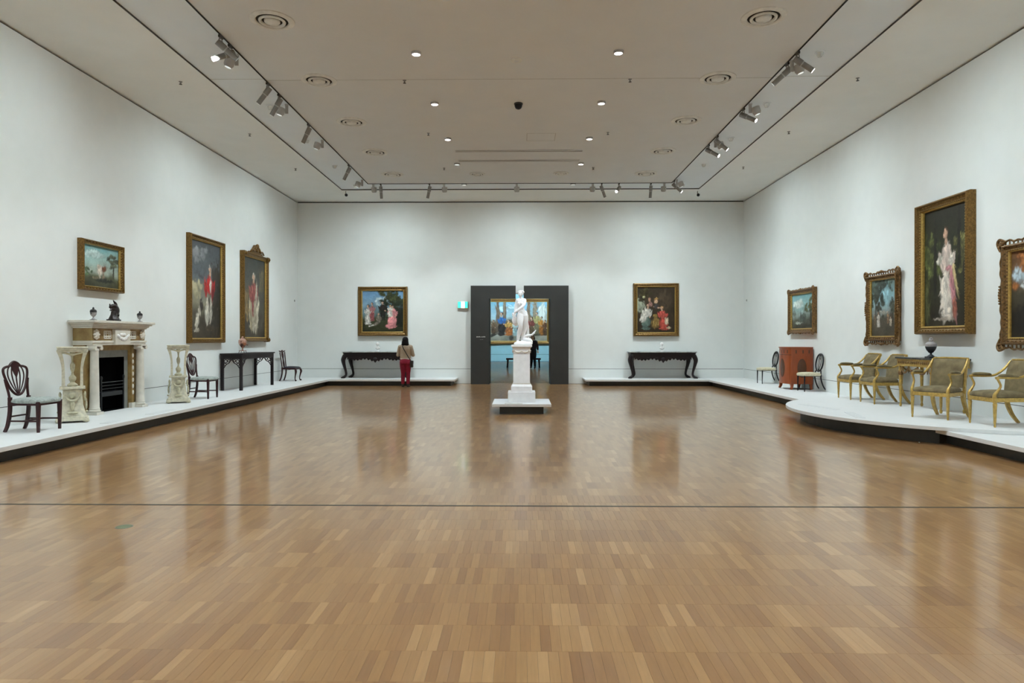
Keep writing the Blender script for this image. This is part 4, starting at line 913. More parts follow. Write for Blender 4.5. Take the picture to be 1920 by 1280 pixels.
t = thing('veneered_cabinet', 'reddish wooden cabinet with dark oval inlays standing between the black chairs', 'cabinet', (7.69, 18.55, ZP), RIGHT)
Wc, Dc, Hc = .42, .64, 1.13     # half width, depth, height
def plan(g=0.0, n=14):
    pts = [(Wc+g, 0)]
    for k in range(n+1):
        u = 1-2*k/n; pts.append((u*(Wc+g), -Dc-g+.07*(abs(u)**2) ))
    pts.append((-Wc-g, 0)); return pts[::-1]
MB().slab(plan(), .15, Hc-.03).build('carcass', SATINW, t)
MB().slab(plan(.015), Hc-.03, Hc).build('top', SATINW, t, bevel=.005)
MB().slab(plan(.008), .15, .18).build('base_moulding', SATINW, t)
yf = lambda u, off=0: -Dc+.07*(abs(u/Wc)**2)-off
def panel(name, x0, x1, z0, z1, th, mm, par, n=10):
    vs = []; fs = []
    for i in range(n+1):
        x = x0+(x1-x0)*i/n
        for z in (z0, z1): vs += [(x, yf(x, th), z), (x, yf(x, -.002), z)]
    for i in range(n):
        a, c = i*4, (i+1)*4; fs += [(a, c, c+2, a+2), (a+1, a+3, c+3, c+1), (a, a+1, c+1, c), (a+2, c+2, c+3, a+3)]
    fs += [(0, 2, 3, 1), (n*4, n*4+1, n*4+3, n*4+2)]
    return MB().add(vs, fs).build(name, mm, par)
dr = panel('door', -.37, .37, .22, .90, .006, SATINW, t)
def ovalp(c, rx, rz_, fn, mm, name, par):
    out = [(c[0]+rx*math.cos(2*PI*k/28), c[1]+rz_*math.sin(2*PI*k/28)) for k in range(28)]
    MB().prism(out, lambda u, v: fn(u, v, .002), lambda u, v: fn(u, v, -.004)).build(name, mm, par)
ovalp((0, .57), .15, .25, lambda u, v, o: (u, yf(u, .006)+o, v), INLAY, 'oval_inlay', dr)
for x in (-.27, -.09, .09, .27): panel('frieze_inlay', x-.018, x+.018, .96, 1.05, .004, INLAY, t, 2)
panel('frieze_rail', -Wc, Wc, .915, .93, .006, INLAY, t, 8)
for sx in (-1, 1):
    sp = MB().box(min(sx*Wc, sx*(Wc+.006)), max(sx*Wc, sx*(Wc+.006)), -Dc+.12, -.05, .22, .90).build('side_panel', SATINW, t)
    ovalp((-Dc/2+.03, .57), .12, .25, lambda u, v, o: (sx*(Wc+.005)+sx*(-o), u, v), INLAY, 'oval_inlay', sp)
    for yy in (-Dc+.2, -Dc/2+.06, -.1): MB().box(min(sx*Wc, sx*(Wc+.004)), max(sx*Wc, sx*(Wc+.004)), yy-.016, yy+.016, .96, 1.05).build('frieze_inlay', INLAY, t)
    for fy in (-Dc+.10, -.04):
        MB().sq(cat([(sx*(Wc-.04), fy, .16), (sx*(Wc-.035), fy-.0, .08), (sx*(Wc-.01), fy-(.03 if fy < -.2 else 0), 0)], 4), [.04, .03, .022]).build('foot', SATINW, t)

# ------------------------------------------------------------------ fireplace
t = thing('marble_fireplace', 'carved white and yellow marble fireplace with a black hearth on the left wall', 'fireplace', (XL, 12.68, ZP), LEFT)
HW, FD, FH = .83, .34, 1.67
m = MB(); m.box(-.98, .98, -.48, 0, FH-.045, FH); m.box(-.94, .94, -.44, 0, FH-.075, FH-.045); m.box(-.90, .90, -.40, 0, FH-.11, FH-.075); m.box(-.87, .87, -.37, 0, FH-.14, FH-.11)
m.build('mantel_shelf', STATU, t, bevel=.008)
fz = MB().box(-HW, HW, -FD, 0, FH-.36, FH-.14).build('frieze', SIENA, t)
m = MB(); m.box(-HW-.03, HW+.03, -FD-.03, 0, FH-.40, FH-.36); m.box(-HW-.015, HW+.015, -FD-.015, 0, FH-.44, FH-.40); m.build('architrave', STATU, t, bevel=.006)
tb = MB().box(-.24, .24, -FD-.06, -FD+.01, FH-.44, FH-.15).build('centre_tablet', STATU, t, bevel=.006)
m = MB(); rng = random.Random(3)
for k in range(-4, 5): m.ball((k*.042, -FD-.065, FH-.29-.045*math.cos(k*.5)), (.032, .018, .035), 8, 6)
for k in range(5): m.ball((rng.uniform(-.15, .15), -FD-.065, FH-.25), (.03, .02, .03), 8, 6)
m.build('relief_carving', MARB, tb, smooth=True)
for sx in (-1, 1):
    m = MB()
    for z_ in (FH-.19, FH-.225, FH-.285, FH-.32): m.box(min(sx*.30, sx*.5), max(sx*.30, sx*.5), -FD-.012, -FD, z_-.01, z_+.01)
    for x in (.30, .36, .44, .5): m.box(min(sx*(x-.01), sx*(x+.01)), max(sx*(x-.01), sx*(x+.01)), -FD-.014, -FD, FH-.32, FH-.19)
    m.build('greek_key', STATU, fz)
    m = MB(); m.ball((sx*.73, -FD-.01, FH-.25), (.07, .04, .08), 12, 8)
    for k in range(8): m.ball((sx*.73+.065*math.cos(k*PI/4), -FD-.015, FH-.25+.07*math.sin(k*PI/4)), .024, 7, 5)
    m.build('lion_mask', STATU, fz, smooth=True)
    cx, cy = sx*.72, -FD+.03; hz = FH-.44
    col = MB().lathe([(.085, .05), (.10, .06), (.10, .08), (.085, .09), (.09, .11), (.08, .125), (.078, .3), (.066, hz-.10), (.076, hz-.09), (.068, hz-.08), (.068, hz-.06)], 24, (cx, cy)).build('column', STATU, t, smooth=True)
    MB().box(cx-.105, cx+.105, cy-.105, cy+.105, 0, .05).build('column_plinth', STATU, col, bevel=.004)
    m = MB(); m.box(cx-.10, cx+.10, cy-.085, cy+.07, hz-.025, hz)
    for s2 in (-1, 1): m.tube([(cx+s2*.085, cy-.085, hz-.055), (cx+s2*.085, cy+.06, hz-.055)], .034, 14)
    m.build('ionic_capital', STATU, col, smooth=True, ang=40)
    MB().box(min(sx*.52, sx*HW), max(sx*.52, sx*HW), -FD+.12, 0, 0, hz).build('jamb', SIENA, t)
    pl = MB().box(min(sx*.535, sx*.62), max(sx*.535, sx*.62), -FD+.09, -FD+.13, .1, hz-.03).build('jamb_pilaster', SIENA, t)
    m = MB()
    for k in range(7): m.ball((sx*.578, -FD+.09, .3+k*.12), (.026, .018, .045), 8, 6)
    m.build('drop_carving', STATU, pl, smooth=True)
    MB().box(min(sx*.515, sx*.64), max(sx*.515, sx*.64), -FD+.07, -FD+.14, 0, .1).build('jamb_plinth', STATU, t, bevel=.004)
    MB().box(min(sx*.40, sx*.52), max(sx*.40, sx*.52), -FD+.16, 0, 0, 1.13).build('slip', SLIP, t)
MB().box(-.52, .52, -FD+.12, 0, 1.13, hz).build('lintel', SIENA, t)
MB().box(-.40, .40, -FD+.16, 0, 1.0, 1.13).build('slip', SLIP, t)
MB().box(-.40, .40, -.03, -.001, 0, 1.0).build('firebox_back', BLACK, t)
m = MB(); m.box(-.40, -.385, -.18, -.03, 0, 1.0); m.box(.385, .40, -.18, -.03, 0, 1.0); m.box(-.385, .385, -.18, -.03, .985, 1.0); m.box(-.385, .385, -.18, -.03, 0, .012); m.build('firebox_lining', BLACK, t)
gr = MB().box(-.33, .33, -.19, -.05, .28, .36).build('grate', IRON, t)
for z_ in (.42, .48, .54): MB().tube([(-.34, -.20, z_), (.34, -.20, z_)], .008, 8).build('grate_bar', IRON, gr, smooth=True)
for sx in (-1, 1):
    MB().lathe([(.014, .012), (.014, .58), (.02, .6), (.024, .63), (.012, .66)], 12, (sx*.35, -.20)).build('grate_post', IRON, gr, smooth=True)
# mantel ornaments
def vase(label, loc, s=1.0):
    t = thing('mantel_urn', label, 'urn', loc, LEFT, 'small covered urns on the mantel')
    P = lambda pr: [(r*s, z*s) for r, z in pr]
    MB().box(-.04*s, .04*s, -.04*s, .04*s, 0, .015*s).build('plinth', JASPER, t)
    MB().lathe(P([(.036, .015), (.03, .025), (.012, .045), (.01, .06), (.03, .075), (.05, .105), (.053, .14)]), 18).build('body', JASPW, t, smooth=True)
    MB().lathe(P([(.053, .14), (.055, .165), (.05, .17), (.054, .175), (.035, .19), (.015, .2), (.018, .215), (.006, .235)]), 18).build('cover', JASPER, t, smooth=True)
    for sx in (-1, 1): MB().tube(cat([(sx*.05*s, 0, .11*s), (sx*.068*s, 0, .13*s), (sx*.066*s, 0, .16*s), (sx*.05*s, 0, .165*s)], 4), .006*s, 6).build('handle', JASPER, t, smooth=True)
vase('small dark covered urn on the left end of the mantel', (-7.58, 11.98, ZP+FH)); vase('small dark covered urn on the right end of the mantel', (-7.58, 13.45, ZP+FH), .95)
t = thing('bronze_group', 'dark bronze sculpture with a ragged outline on the middle of the mantel', 'sculpture', (-7.60, 12.62, ZP+FH), LEFT)
m = MB(); m.box(-.115, .115, -.07, .07, 0, .035); m.build('base', BRONZE, t)
m = MB(); m.tube([(0, 0, .02), (.0, 0, .07), (-.01, 0, .12), (.01, 0, .17)], [.1, .075, .045, .05], 12)
m.ball((.045, 0, .2), (.075, .06, .095)); m.tube(cat([(.06, 0, .24), (0, 0, .28), (-.06, 0, .275), (-.1, 0, .245)], 4), [.05, .045, .03, .018], 8)
m.tube([(-.1, 0, .25), (-.095, 0, .32)], .012, 6); m.tube(cat([(-.03, 0, .25), (-.06, 0, .22), (-.085, 0, .19)], 3), [.03, .015], 6)
m.tube(cat([(.05, 0, .26), (.045, 0, .32), (.03, 0, .345), (.01, 0, .365)], 4), [.035, .028, .022, .014], 8); m.tube([(.02, 0, .355), (-.02, 0, .395)], [.02, .005], 6); m.tube([(.02, 0, .35), (.075, 0, .335)], [.018, .004], 6)
m.tube(cat([(.08, 0, .17), (.11, 0, .12), (.115, 0, .09)], 3), [.035, .022, .014], 7)
m.v = [(p[0]*1.25, p[1], p[2]) for p in m.v]
remesh(m.build('creature', BRONZE, t), .006, 1)

# stone pedestals
def pedestal(label, loc):
    t = thing('carved_pedestal', label, 'pedestal', loc, .58, 'carved cream torchere pedestals')
    m = MB(); m.box(-.225, .225, -.225, .225, .03, .075); m.box(-.205, .205, -.205, .205, .075, .11, t=.012); m.build('plinth', STONE, t, bevel=.01)
    for sx in (-1, 1):
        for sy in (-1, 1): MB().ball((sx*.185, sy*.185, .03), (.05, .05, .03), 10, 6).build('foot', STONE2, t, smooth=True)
    m = MB(); prof = [(.19, .11), (.175, .15), (.15, .25), (.135, .42), (.13, .52), (.15, .535)]
    vs = []; fs = []
    for r, z in prof:
        vs += [(-r, -r, z), (r, -r, z), (r, r, z), (-r, r, z)]
    for i in range(len(prof)-1):
        for k in range(4): fs.append((i*4+k, i*4+(k+1) % 4, (i+1)*4+(k+1) % 4, (i+1)*4+k))
    fs += [(3, 2, 1, 0), tuple((len(prof)-1)*4+k for k in range(4))]
    tr = m.add(vs, fs).build('tapered_trunk', STONE, t)
    for a in range(4):
        R4 = Matrix.Rotation(a*PI/2, 4, 'Z'); m = MB(R4)
        m.tube(cat([(-.10, -.16, .45), (-.07, -.17, .38), (0, -.18, .35), (.07, -.17, .38), (.10, -.16, .45)], 4), [.012, .022, .012], 7)
        m.ball((0, -.17, .44), (.05, .02, .05), 10, 7); m.ball((0, -.185, .27), (.035, .02, .08), 8, 6); m.ball((0, -.195, .16), (.08, .02, .02), 8, 6)
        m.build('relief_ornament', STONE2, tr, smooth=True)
        m = MB(R4); m.sq(cat([(.125, -.125, .57), (.125, -.125, .72), (.13, -.13, .9), (.155, -.155, 1.05), (.185, -.185, 1.16)], 5), [.022, .02, .018, .022, .03]); m.build('flared_upright', STONE, t)
        m = MB(R4); m.tube(cat([(-.16, -.17, 1.13), (-.06, -.165, 1.10), (0, -.165, 1.085), (.06, -.165, 1.10), (.16, -.17, 1.13)], 4), [.02, .012, .018, .012, .02], 7); m.build('garland', STONE2, t, smooth=True)
    m = MB(); m.box(-.175, .175, -.175, .175, .535, .57); m.build('collar', STONE, t, bevel=.008)
    m = MB(); m.box(-.19, .19, -.19, .19, 1.13, 1.16); m.box(-.205, .205, -.205, .205, 1.16, 1.19); m.box(-.215, .215, -.215, .215, 1.19, 1.215); m.build('top', STONE, t, bevel=.006)
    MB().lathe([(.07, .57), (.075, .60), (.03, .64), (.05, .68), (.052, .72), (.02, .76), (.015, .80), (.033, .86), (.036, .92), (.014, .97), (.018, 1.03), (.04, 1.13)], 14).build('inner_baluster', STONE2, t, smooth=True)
    return t
p0 = pedestal('carved cream openwork pedestal on the near side of the fireplace', (-7.27, 10.95, ZP))
dup(p0, (-7.25, 14.32, ZP), .47, 'carved cream openwork pedestal on the far side of the fireplace')

# urn on the gilt table, copper urn on the fretwork table
t = thing('basalt_urn', 'tall black covered urn with grey finial figure on the gilt table', 'urn', (7.40, 12.45, ZR+.94), RIGHT)
MB().box(-.07, .07, -.07, .07, 0, .025).build('plinth', JASPER, t)
MB().lathe([(.065, .025), (.055, .035), (.02, .065), (.018, .085), (.04, .10), (.075, .15), (.092, .20), (.092, .235)], 24).build('body', JASPER, t, smooth=True)
MB().lathe([(.093, .205), (.094, .225), (.093, .235)], 24, caps=False).build('relief_band', JASPW, t)
MB().lathe([(.092, .235), (.095, .245), (.08, .265), (.06, .285), (.035, .295)], 24).build('cover', JASPW, t, smooth=True)
m = MB(); m.ball((0, 0, .315), (.03, .03, .035)); m.ball((.01, 0, .355), .018)
for sx in (-1, 1): m.tube(cat([(sx*.02, 0, .31), (sx*.05, 0, .325), (sx*.04, 0, .36)], 4), .009, 6)
m.build('finial_figure', JASPW, t, smooth=True)
t = thing('copper_urn', 'polished copper urn on thin feet standing on the fretwork table', 'urn', (-7.50, 18.25, ZP+.965), LEFT)
MB().lathe([(.03, .07), (.022, .09), (.018, .13), (.05, .17), (.095, .23), (.11, .29), (.105, .325)], 24).build('body', COPPER, t, smooth=True)
MB().lathe([(.108, .325), (.11, .335), (.09, .36), (.05, .39), (.025, .405), (.03, .425), (.012, .45)], 24).build('lid', COPPER, t, smooth=True)
MB().box(-.075, .075, -.075, .075, .055, .07).build('stand', COPPER, t)
for sx in (-1, 1):
    for sy in (-1, 1): MB().tube([(sx*.06, sy*.06, .06), (sx*.075, sy*.075, 0)], [.008, .006], 6).build('stand_foot', METD, t)
    MB().tube(cat([(sx*.10, 0, .25), (sx*.14, 0, .28), (sx*.14, 0, .33), (sx*.10, 0, .32)], 4), .007, 6).build('handle', COPPER, t, smooth=True)
MB().tube([(0, -.1, .22), (0, -.15, .215)], .012, 8).build('spigot', COPPER, t)

# busts on the consoles
def bust(label, loc):
    t = thing('marble_bust', label, 'bust', loc, 0, 'small white busts on the consoles')
    MB().lathe([(.055, 0), (.055, .015), (.045, .025), (.028, .045), (.026, .055), (.04, .07)], 18).build('socle', MARB, t, smooth=True)
    m = MB(); m.ball((0, 0, .115), (.088, .058, .045)); m.ball((0, -.015, .09), (.05, .045, .04)); m.tube([(0, 0, .12), (0, -.005, .19)], [.04, .03], 10)
    m.ball((0, -.012, .245), (.045, .054, .06)); m.ball((0, .008, .265), (.053, .055, .05)); m.ball((0, -.055, .225), (.018, .015, .02)); m.tube([(0, -.062, .262), (0, -.074, .24)], [.007, .011], 6)
    for sx in (-1, 1): m.ball((sx*.048, .005, .24), (.014, .024, .03)); m.ball((sx*.018, -.058, .268), (.012, .008, .005))
    remesh(m.build('head_and_shoulders', MARB, t), .005, 2)
bust('small white marble bust on the console table behind the person in crimson', (-4.95, 23.42, ZP+.92)); bust('small white marble bust on the console table at the right', (4.80, 23.42, ZP+.92))

# ------------------------------------------------------------------ statue and its pedestal
t = thing('statue_plinth', 'low square white plinth on a dark base in the middle of the floor', 'platform', (0, 14.68, 0))
MB().box(-.61, .61, -.63, .63, .16, ZP).build('deck', PLATM, t, bevel=.004); MB().box(-.455, .455, -.50, .50, 0, .16).build('kick_base', KICKM, t)
MB().box(-.35, .02, -.60, -.42, ZP, ZP+.008).build('caption_board', WHITEP, t)
t = thing('marble_pedestal', 'tall white marble pedestal with carved frieze under the statue', 'pedestal', (0, 14.72, ZP))
MB().box(-.29, .29, -.29, .29, 0, .215).build('lower_block', MARB, t, bevel=.004)
m = MB(); m.box(-.225, .225, -.225, .225, .215, .33); m.box(-.225, .225, -.225, .225, .33, .375, t=.035); m.build('stepped_base', MARB, t, bevel=.004)
MB().box(-.178, .178, -.178, .178, .375, 1.12).build('shaft', MARB, t, bevel=.004)
m = MB(); m.box(-.188, .188, -.188, .188, .375, .40); m.box(-.178, .178, -.178, .178, 1.02, 1.03); m.build('base_moulding', STATU, t)
m = MB()
for a in range(4):
    m.M = Matrix.Rotation(a*PI/2, 4, 'Z')
    for sx in (-1, 1): m.tube(swag((0, -.183, 1.09), (sx*.15, -.183, 1.09), .035), [.008, .016, .008], 6); m.ball((sx*.155, -.183, 1.09), .02, 8, 6)
m.build('garland_frieze', STATU, t, smooth=True)
m = MB(); m.box(-.185, .185, -.185, .185, 1.12, 1.135); m.box(-.185, .185, -.185, .185, 1.135, 1.175, t=-.03); m.box(-.222, .222, -.222, .222, 1.175, 1.215); m.build('cornice', MARB, t, bevel=.003)

t = thing('marble_statue', 'white marble standing nude figure with drapery on the tall pedestal', 'statue', (0, 14.72, ZP+1.215))
K = .00115
def Q(px, pz, y=0.0): return Vector(((px-370)*K, y, (1160-pz)*K))
m = MB()
# head turned down to image left, hair drawn back into a knot
m.ball(Q(350, 208, -.02), (.047, .055, .064)); m.ball(Q(344, 236, -.046), (.024, .022, .024))
m.tube(cat([Q(343, 196, -.074), Q(339, 212, -.082), Q(336, 221, -.089)], 3), [.006, .008, .0115], 6)
for dx in (-17, 15):
    m.ball(Q(341+dx, 199, -.066), (.013, .009, .006)); m.ball(Q(340+dx, 191, -.069), (.016, .010, .006))
    m.ball(Q(341+dx*1.5, 220, -.052), (.018, .016, .018))
m.ball(Q(340, 233, -.072), (.014, .010, .0055)); m.ball(Q(340, 238, -.070), (.012, .009, .005))
for k in range(11):      # wavy hair round the head
    a_ = PI*k/10; m.tube(cat([Q(354, 176, -.03) + Vector((.050*math.cos(a_), 0, .022*math.sin(a_))), Q(360, 170, .012) + Vector((.060*math.cos(a_), 0, .026*math.sin(a_))), Q(368, 195, .045) + Vector((.034*math.cos(a_), 0, .02*math.sin(a_)))], 3), [.012, .015, .012], 6)
m.ball(Q(358, 190, .012), (.054, .055, .052)); m.ball(Q(376, 206, .056), (.032, .034, .03)); m.ball(Q(354, 158, -.02), (.026, .026, .016))
m.tube(cat([Q(351, 238, -.008), Q(354, 270, .0), Q(357, 300, .006), Q(356, 330, .006)], 4), [.031, .031, .036, .05], 14)
# torso
m.tube(cat([Q(356, 292, .006), Q(354, 318, .004), Q(351, 350, -.004), Q(350, 390, -.010), Q(352, 450, -.006), Q(362, 505, .0), Q(374, 560, .0), Q(386, 620, .002), Q(388, 670, .0)], 4), [.038, .064, .082, .086, .073, .074, .090, .098, .06], 18, asp=.72, ref=(1, 0, 0))
for px, pz in ((292, 333), (420, 325)):
    m.ball(Q(px, pz, .0), (.044, .046, .044)); m.tube(cat([Q(354, 300, .012), Q((px+354)/2, (pz+298)/2-2, .01), Q(px, pz, .004)], 4), [.036, .036, .038], 10)
for px in (320, 370): m.ball(Q(px, 388, -.056), (.034, .032, .036)); m.ball(Q(px, 350, -.035), (.045, .03, .05))
m.ball(Q(366, 560, -.035), (.06, .045, .07)); m.ball(Q(425, 620, .045), (.062, .06, .07)); m.ball(Q(352, 625, .04), (.058, .058, .066)); m.ball(Q(440, 590, .005), (.05, .055, .085)); m.ball(Q(335, 595, -.01), (.05, .055, .08))
# weight-bearing leg (image right)
m.tube(cat([Q(412, 560, .0), Q(425, 620, .0), Q(436, 720, .0), Q(428, 825, -.005), Q(416, 890, .012), Q(395, 1000, .012), Q(382, 1085, .015)], 4), [.05, .082, .070, .047, .050, .038, .025], 16)
m.ball(Q(425, 830, -.035), (.026, .02, .03))
m.tube([Q(380, 1092, .02), Q(374, 1112, -.045), Q(369, 1122, -.09)], [.028, .025, .016], 8)
# bent leg in front (image left)
m.tube(cat([Q(352, 560, -.01), Q(345, 625, -.035), Q(340, 705, -.072), Q(352, 795, -.10), Q(346, 850, -.088), Q(326, 930, -.045), Q(308, 1020, -.028), Q(300, 1085, -.02)], 4), [.05, .080, .070, .050, .047, .049, .036, .024], 16)
m.ball(Q(353, 802, -.128), (.026, .02, .03))
m.tube([Q(299, 1092, -.02), Q(286, 1112, -.075), Q(276, 1122, -.12)], [.028, .025, .016], 8)
# arm crossing the body (image right shoulder)
m.tube(cat([Q(425, 325, .0), Q(420, 390, -.05), Q(385, 450, -.10), Q(310, 510, -.125), Q(235, 565, -.13)], 4), [.042, .038, .033, .03, .021], 10)
m.ball(Q(215, 585, -.13), (.028, .022, .03))
for k, (dx, dz) in enumerate(((-22, 18), (-16, 34), (-6, 42), (6, 44))): m.tube([Q(213, 590, -.13-.01*k+.015), Q(213+dx, 590+dz, -.13-.012*k+.015)], [.009, .007], 6)
m.tube([Q(222, 580, -.145), Q(232, 612, -.155)], [.009, .007], 6)
# other arm hanging at image left
m.tube(cat([Q(288, 340, .0), Q(270, 420, .005), Q(258, 490, -.01), Q(250, 560, -.05), Q(242, 615, -.075)], 4), [.04, .036, .031, .026, .018], 10)
m.ball(Q(238, 632, -.08), (.022, .02, .03))
# drapery bundle held at image left, falling behind the legs
m.tube(cat([Q(235, 620, -.07), Q(232, 690, -.05), Q(250, 745, -.03), Q(280, 800, .0)], 4), [.025, .048, .055, .03], 10)
for k in range(4): m.tube(cat([Q(222+14*k, 640, -.08), Q(216+18*k, 720, -.085+.02*k), Q(235+14*k, 795, -.05)], 4), [.010, .016, .010], 6)
m.tube(cat([Q(460, 700, .06), Q(468, 800, .08), Q(474, 900, .085), Q(472, 1000, .08), Q(455, 1110, .07)], 4), [.025, .038, .042, .05, .06], 10)
for k in range(3): m.tube(cat([Q(468+8*k, 720, .02), Q(478+10*k, 860, .02), Q(470+18*k, 1010, .01)], 4), [.01, .016, .012], 6)
# dolphin curled at image right
m.tube(cat([Q(560, 1122, -.06), Q(520, 1085, -.05), Q(455, 1070, -.03), Q(430, 1040, .0), Q(455, 1000, -.01), Q(510, 985, -.02), Q(565, 970, -.02)], 5), [.03, .058, .05, .042, .036, .028, .018], 10)
m.tube(cat([Q(565, 970, -.02), Q(600, 935, -.02), Q(640, 880, -.02)], 3), [.02, .022, .006], 7); m.tube([Q(560, 970, -.02), Q(580, 990, -.02)], [.016, .006], 6); m.ball(Q(600, 940, -.02), (.022, .014, .022))
# rocky base
m.box(-.165, .215, -.15, .13, 0, .03); m.ball(Q(400, 1130, 0), (.2, .14, .05)); m.ball(Q(290, 1140, -.07), (.07, .08, .035)); m.ball(Q(500, 1130, -.03), (.09, .1, .05))
m.v = [(p[0], p[1], max(p[2], .004)) for p in m.v]
remesh(m.build('figure', MARB, t), .0045, 4)

# ------------------------------------------------------------------ people
def person(label, loc, rz, mats, pose, H=1.63):
    t = thing('person', label, 'person', loc, rz); k = H/1.63
    Vv = lambda x, y, z: Vector((x*k, y*k, z*k))
    skin, top, trous, hair, shoe = mats
    A = pose
    b = MB()      # the body itself
    b.ball(Vv(0, -.01, 1.515), (.073*k, .09*k, .112*k)); b.ball(Vv(0, -.06, 1.46), (.045*k, .04*k, .05*k)); b.tube([Vv(0, -.095, 1.535), Vv(0, -.112, 1.497)], [.009*k, .016*k], 7)
    for sx in (-1, 1): b.ball(Vv(sx*.075, .005, 1.505), (.012*k, .022*k, .032*k)); b.ball(Vv(sx*.03, -.088, 1.53), (.014*k, .01*k, .008*k))
    b.ball(Vv(0, -.09, 1.455), (.024*k, .012*k, .007*k))
    b.tube([Vv(0, .015, 1.44), Vv(0, .02, 1.34)], [.052*k, .058*k], 12)
    b.tube([Vv(0, .02, 1.34), Vv(0, .01, 1.2), Vv(0, 0, 1.0), Vv(0, 0, .84)], [.12*k, .135*k, .115*k, .14*k], 14, asp=.65, ref=(1, 0, 0))
    for sx in (-1, 1):
        S_, E_, W_ = [Vv(*p) for p in A['arm'][sx]]; hip, kn, an, toe = [Vv(*p) for p in A['leg'][sx]]
        b.tube([S_, E_, W_], [.046*k, .038*k, .026*k], 10)
        d = (W_-E_).normalized(); side = d.cross(Vector((0, 0, 1))); side = side.normalized() if side.length > .1 else Vector((1, 0, 0))
        up = side.cross(d); pc = W_+d*.05*k
        b.tube([W_, pc, pc+d*.03*k], [.026*k, .038*k, .036*k], 8, asp=.55, ref=tuple(side))
        for j, ln in enumerate((.055, .068, .062, .048)):
            f0 = pc+d*.025*k+side*(.027-.018*j)*k; f1 = f0+d*ln*.6*k; f2 = f1+(d*.6-up*.5).normalized()*ln*.5*k; b.tube([f0, f1, f2], [.0095*k, .009*k, .0075*k], 6)
        th = W_+d*.02*k+side*.028*k; b.tube([th, th+(d*.6+side*.8).normalized()*.035*k, th+(d*.95+side*.35).normalized()*.06*k], [.012*k, .0105*k, .008*k], 6)
        b.tube([hip, kn, an], [.075*k, .05*k, .036*k], 10)
    remesh(b.build('body', skin, t), .0075*k, 3)
    g_ = MB()     # top with sleeves
    g_.tube([Vv(0, .022, 1.375), Vv(0, .022, 1.34), Vv(0, .015, 1.25), Vv(0, .005, 1.08), Vv(0, 0, .97), Vv(0, 0, A['hem'])], [.085*k, .155*k, .178*k, .17*k, .178*k, .183*k], 18, asp=.66, ref=(1, 0, 0))
    for sx in (-1, 1):
        S_, E_, W_ = [Vv(*p) for p in A['arm'][sx]]
        g_.tube([Vv(sx*.08, .02, 1.34), S_, S_.lerp(E_, .5), E_, E_.lerp(W_, .5), E_.lerp(W_, A['sleeve'])], [.06*k, .07*k, .064*k, .06*k, .053*k, .043*k], 12)
        g_.ball(E_, .06*k)
    remesh(g_.build('top', top, t), .009*k, 4)
    g_ = MB(); g_.tube([Vv(0, 0, A['hem']+.03), Vv(0, .01, .84), Vv(0, .015, .76)], [.155*k, .185*k, .165*k], 16, asp=.72, ref=(1, 0, 0))
    for sx in (-1, 1):
        hip, kn, an, toe = [Vv(*p) for p in A['leg'][sx]]
        g_.ball(Vv(sx*.08, .05, .80), (.09*k, .085*k, .10*k))
        g_.tube([hip+Vv(0, .005, .04), hip.lerp(kn, .4), kn, kn.lerp(an, .35), an+Vv(0, 0, .02)], [.102*k, .096*k, .068*k, .066*k, .052*k], 14)
    remesh(g_.build('trousers', trous, t), .009*k, 4)
    for sx in (-1, 1):
        hip, kn, an, toe = [Vv(*p) for p in A['leg'][sx]]
        s_ = MB(); bk = an+(an-toe).normalized()*.035*k; bk.z = loc_z = .04*k
        s_.tube([Vector((bk.x, bk.y, .042*k)), Vector((an.x, an.y, .05*k)), Vector(((an.x+toe.x)/2, (an.y+toe.y)/2, .045*k)), Vector((toe.x, toe.y, .03*k))], [.036*k, .045*k, .045*k, .03*k], 10, asp=.9); s_.tube([Vector((an.x, an.y, .03*k)), an+Vv(0, 0, .04)], [.045*k, .042*k], 10)
        lo = min(p[2] for p in s_.v); s_.v = [(p[0], p[1], max(p[2], .0)) for p in s_.v]
        sh = s_.build('shoe', shoe, t, smooth=True)
    h_ = MB()
    for p, r in A['hair']: h_.ball(Vv(*p), tuple(q_*k for q_ in r))
    remesh(h_.build('hair', hair, t), .009*k, 2)
    return t
WX, WY = -3.755, 22.02
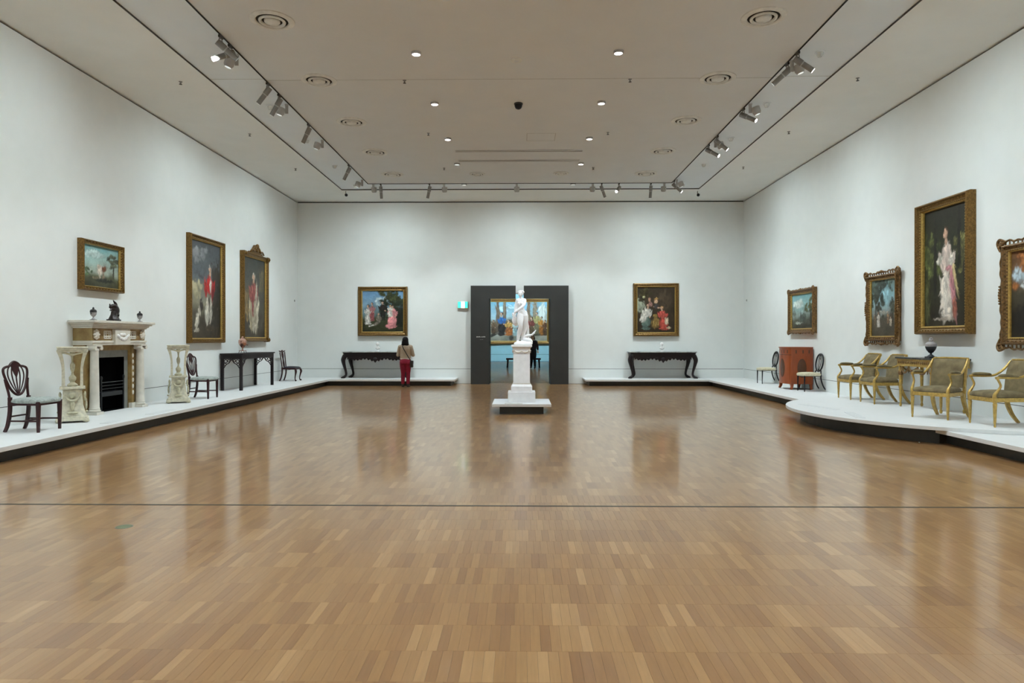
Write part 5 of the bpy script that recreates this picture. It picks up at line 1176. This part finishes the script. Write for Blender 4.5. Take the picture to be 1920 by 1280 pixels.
pw = person('person seen from behind in a beige sweater and crimson trousers at the back platform', (WX, WY, 0), PI, (SKIN, KNIT, CRIM, HAIRK, LEATH),
    dict(arm={1: [(.175, .015, 1.31), (.245, -.02, 1.045), (.10, -.26, 1.07)], -1: [(-.175, .015, 1.31), (-.245, -.02, 1.045), (-.06, -.25, 1.10)]},
         leg={1: [(.088, 0, .80), (.078, -.01, .45), (.082, .02, .09), (.095, -.13, .03)], -1: [(-.088, 0, .80), (-.085, -.01, .45), (-.088, .02, .09), (-.10, -.13, .03)]},
         hem=.925, sleeve=.85, hair=[((0, .03, 1.525), (.103, .112, .11)), ((0, .055, 1.45), (.115, .085, .11)), ((-.04, .05, 1.39), (.085, .07, .065)), ((.04, .05, 1.39), (.085, .07, .065)), ((0, .02, 1.58), (.085, .09, .055))]))
MB().tube([(0, 0, .905), (0, 0, .945)], [.183, .182], 20, asp=.67, ref=(1, 0, 0)).build('shirt_hem', WHITEC, pw, smooth=True)
t = thing('shoulder_bag', "small dark shoulder bag with a strap across the beige sweater", 'bag', (WX, WY, 0), 0)
MB().box(.165, .265, -.15, -.02, .645, .86).build('pouch', LEATH, t, bevel=.02); MB().box(.17, .27, -.155, -.015, .76, .865).build('flap', LEATH, t, bevel=.015)
MB().tube(cat([(-.085, .0, 1.395), (-.085, -.085, 1.37), (-.05, -.145, 1.28), (.03, -.145, 1.13), (.115, -.15, .99), (.175, -.14, .90), (.205, -.1, .85)], 5), .014, 6, asp=.5).build('strap', LEATH, t, smooth=True)

person('person in black clothes walking in the next room, seen right of the statue pedestal', (.60, 36.5, 0), -.35, (SKIN, CHARC, BLKC, HAIRB, BLKC),
    dict(arm={1: [(.165, .015, 1.31), (.235, .02, 1.06), (.29, -.08, .86)], -1: [(-.165, .015, 1.31), (-.255, .06, 1.09), (-.13, -.12, 1.0)]},
         leg={1: [(.082, 0, .80), (.12, -.08, .45), (.12, -.02, .09), (.15, -.18, .03)], -1: [(-.082, 0, .80), (-.07, .02, .45), (-.16, .2, .10), (-.17, .05, .03)]},
         hem=.95, sleeve=.8, hair=[((0, .03, 1.53), (.098, .10, .10)), ((-.07, .03, 1.47), (.04, .06, .08)), ((.07, .03, 1.47), (.04, .06, .08)), ((0, .05, 1.45), (.09, .06, .08)), ((0, -.04, 1.59), (.085, .06, .035))]), H=1.78)
t = thing('gallery_bench', 'dark bench in the next room half hidden by the statue pedestal', 'bench', (.10, 37.5, 0))
MB().box(-.95, .95, -.25, .25, .43, .52).build('seat', CHARC, t, bevel=.02)
for sx in (-1, 1):
    for sy in (-1, 1): MB().sq([(sx*.85, sy*.18, .43), (sx*.88, sy*.2, 0)], [.05, .035]).build('leg', DARKW, t)
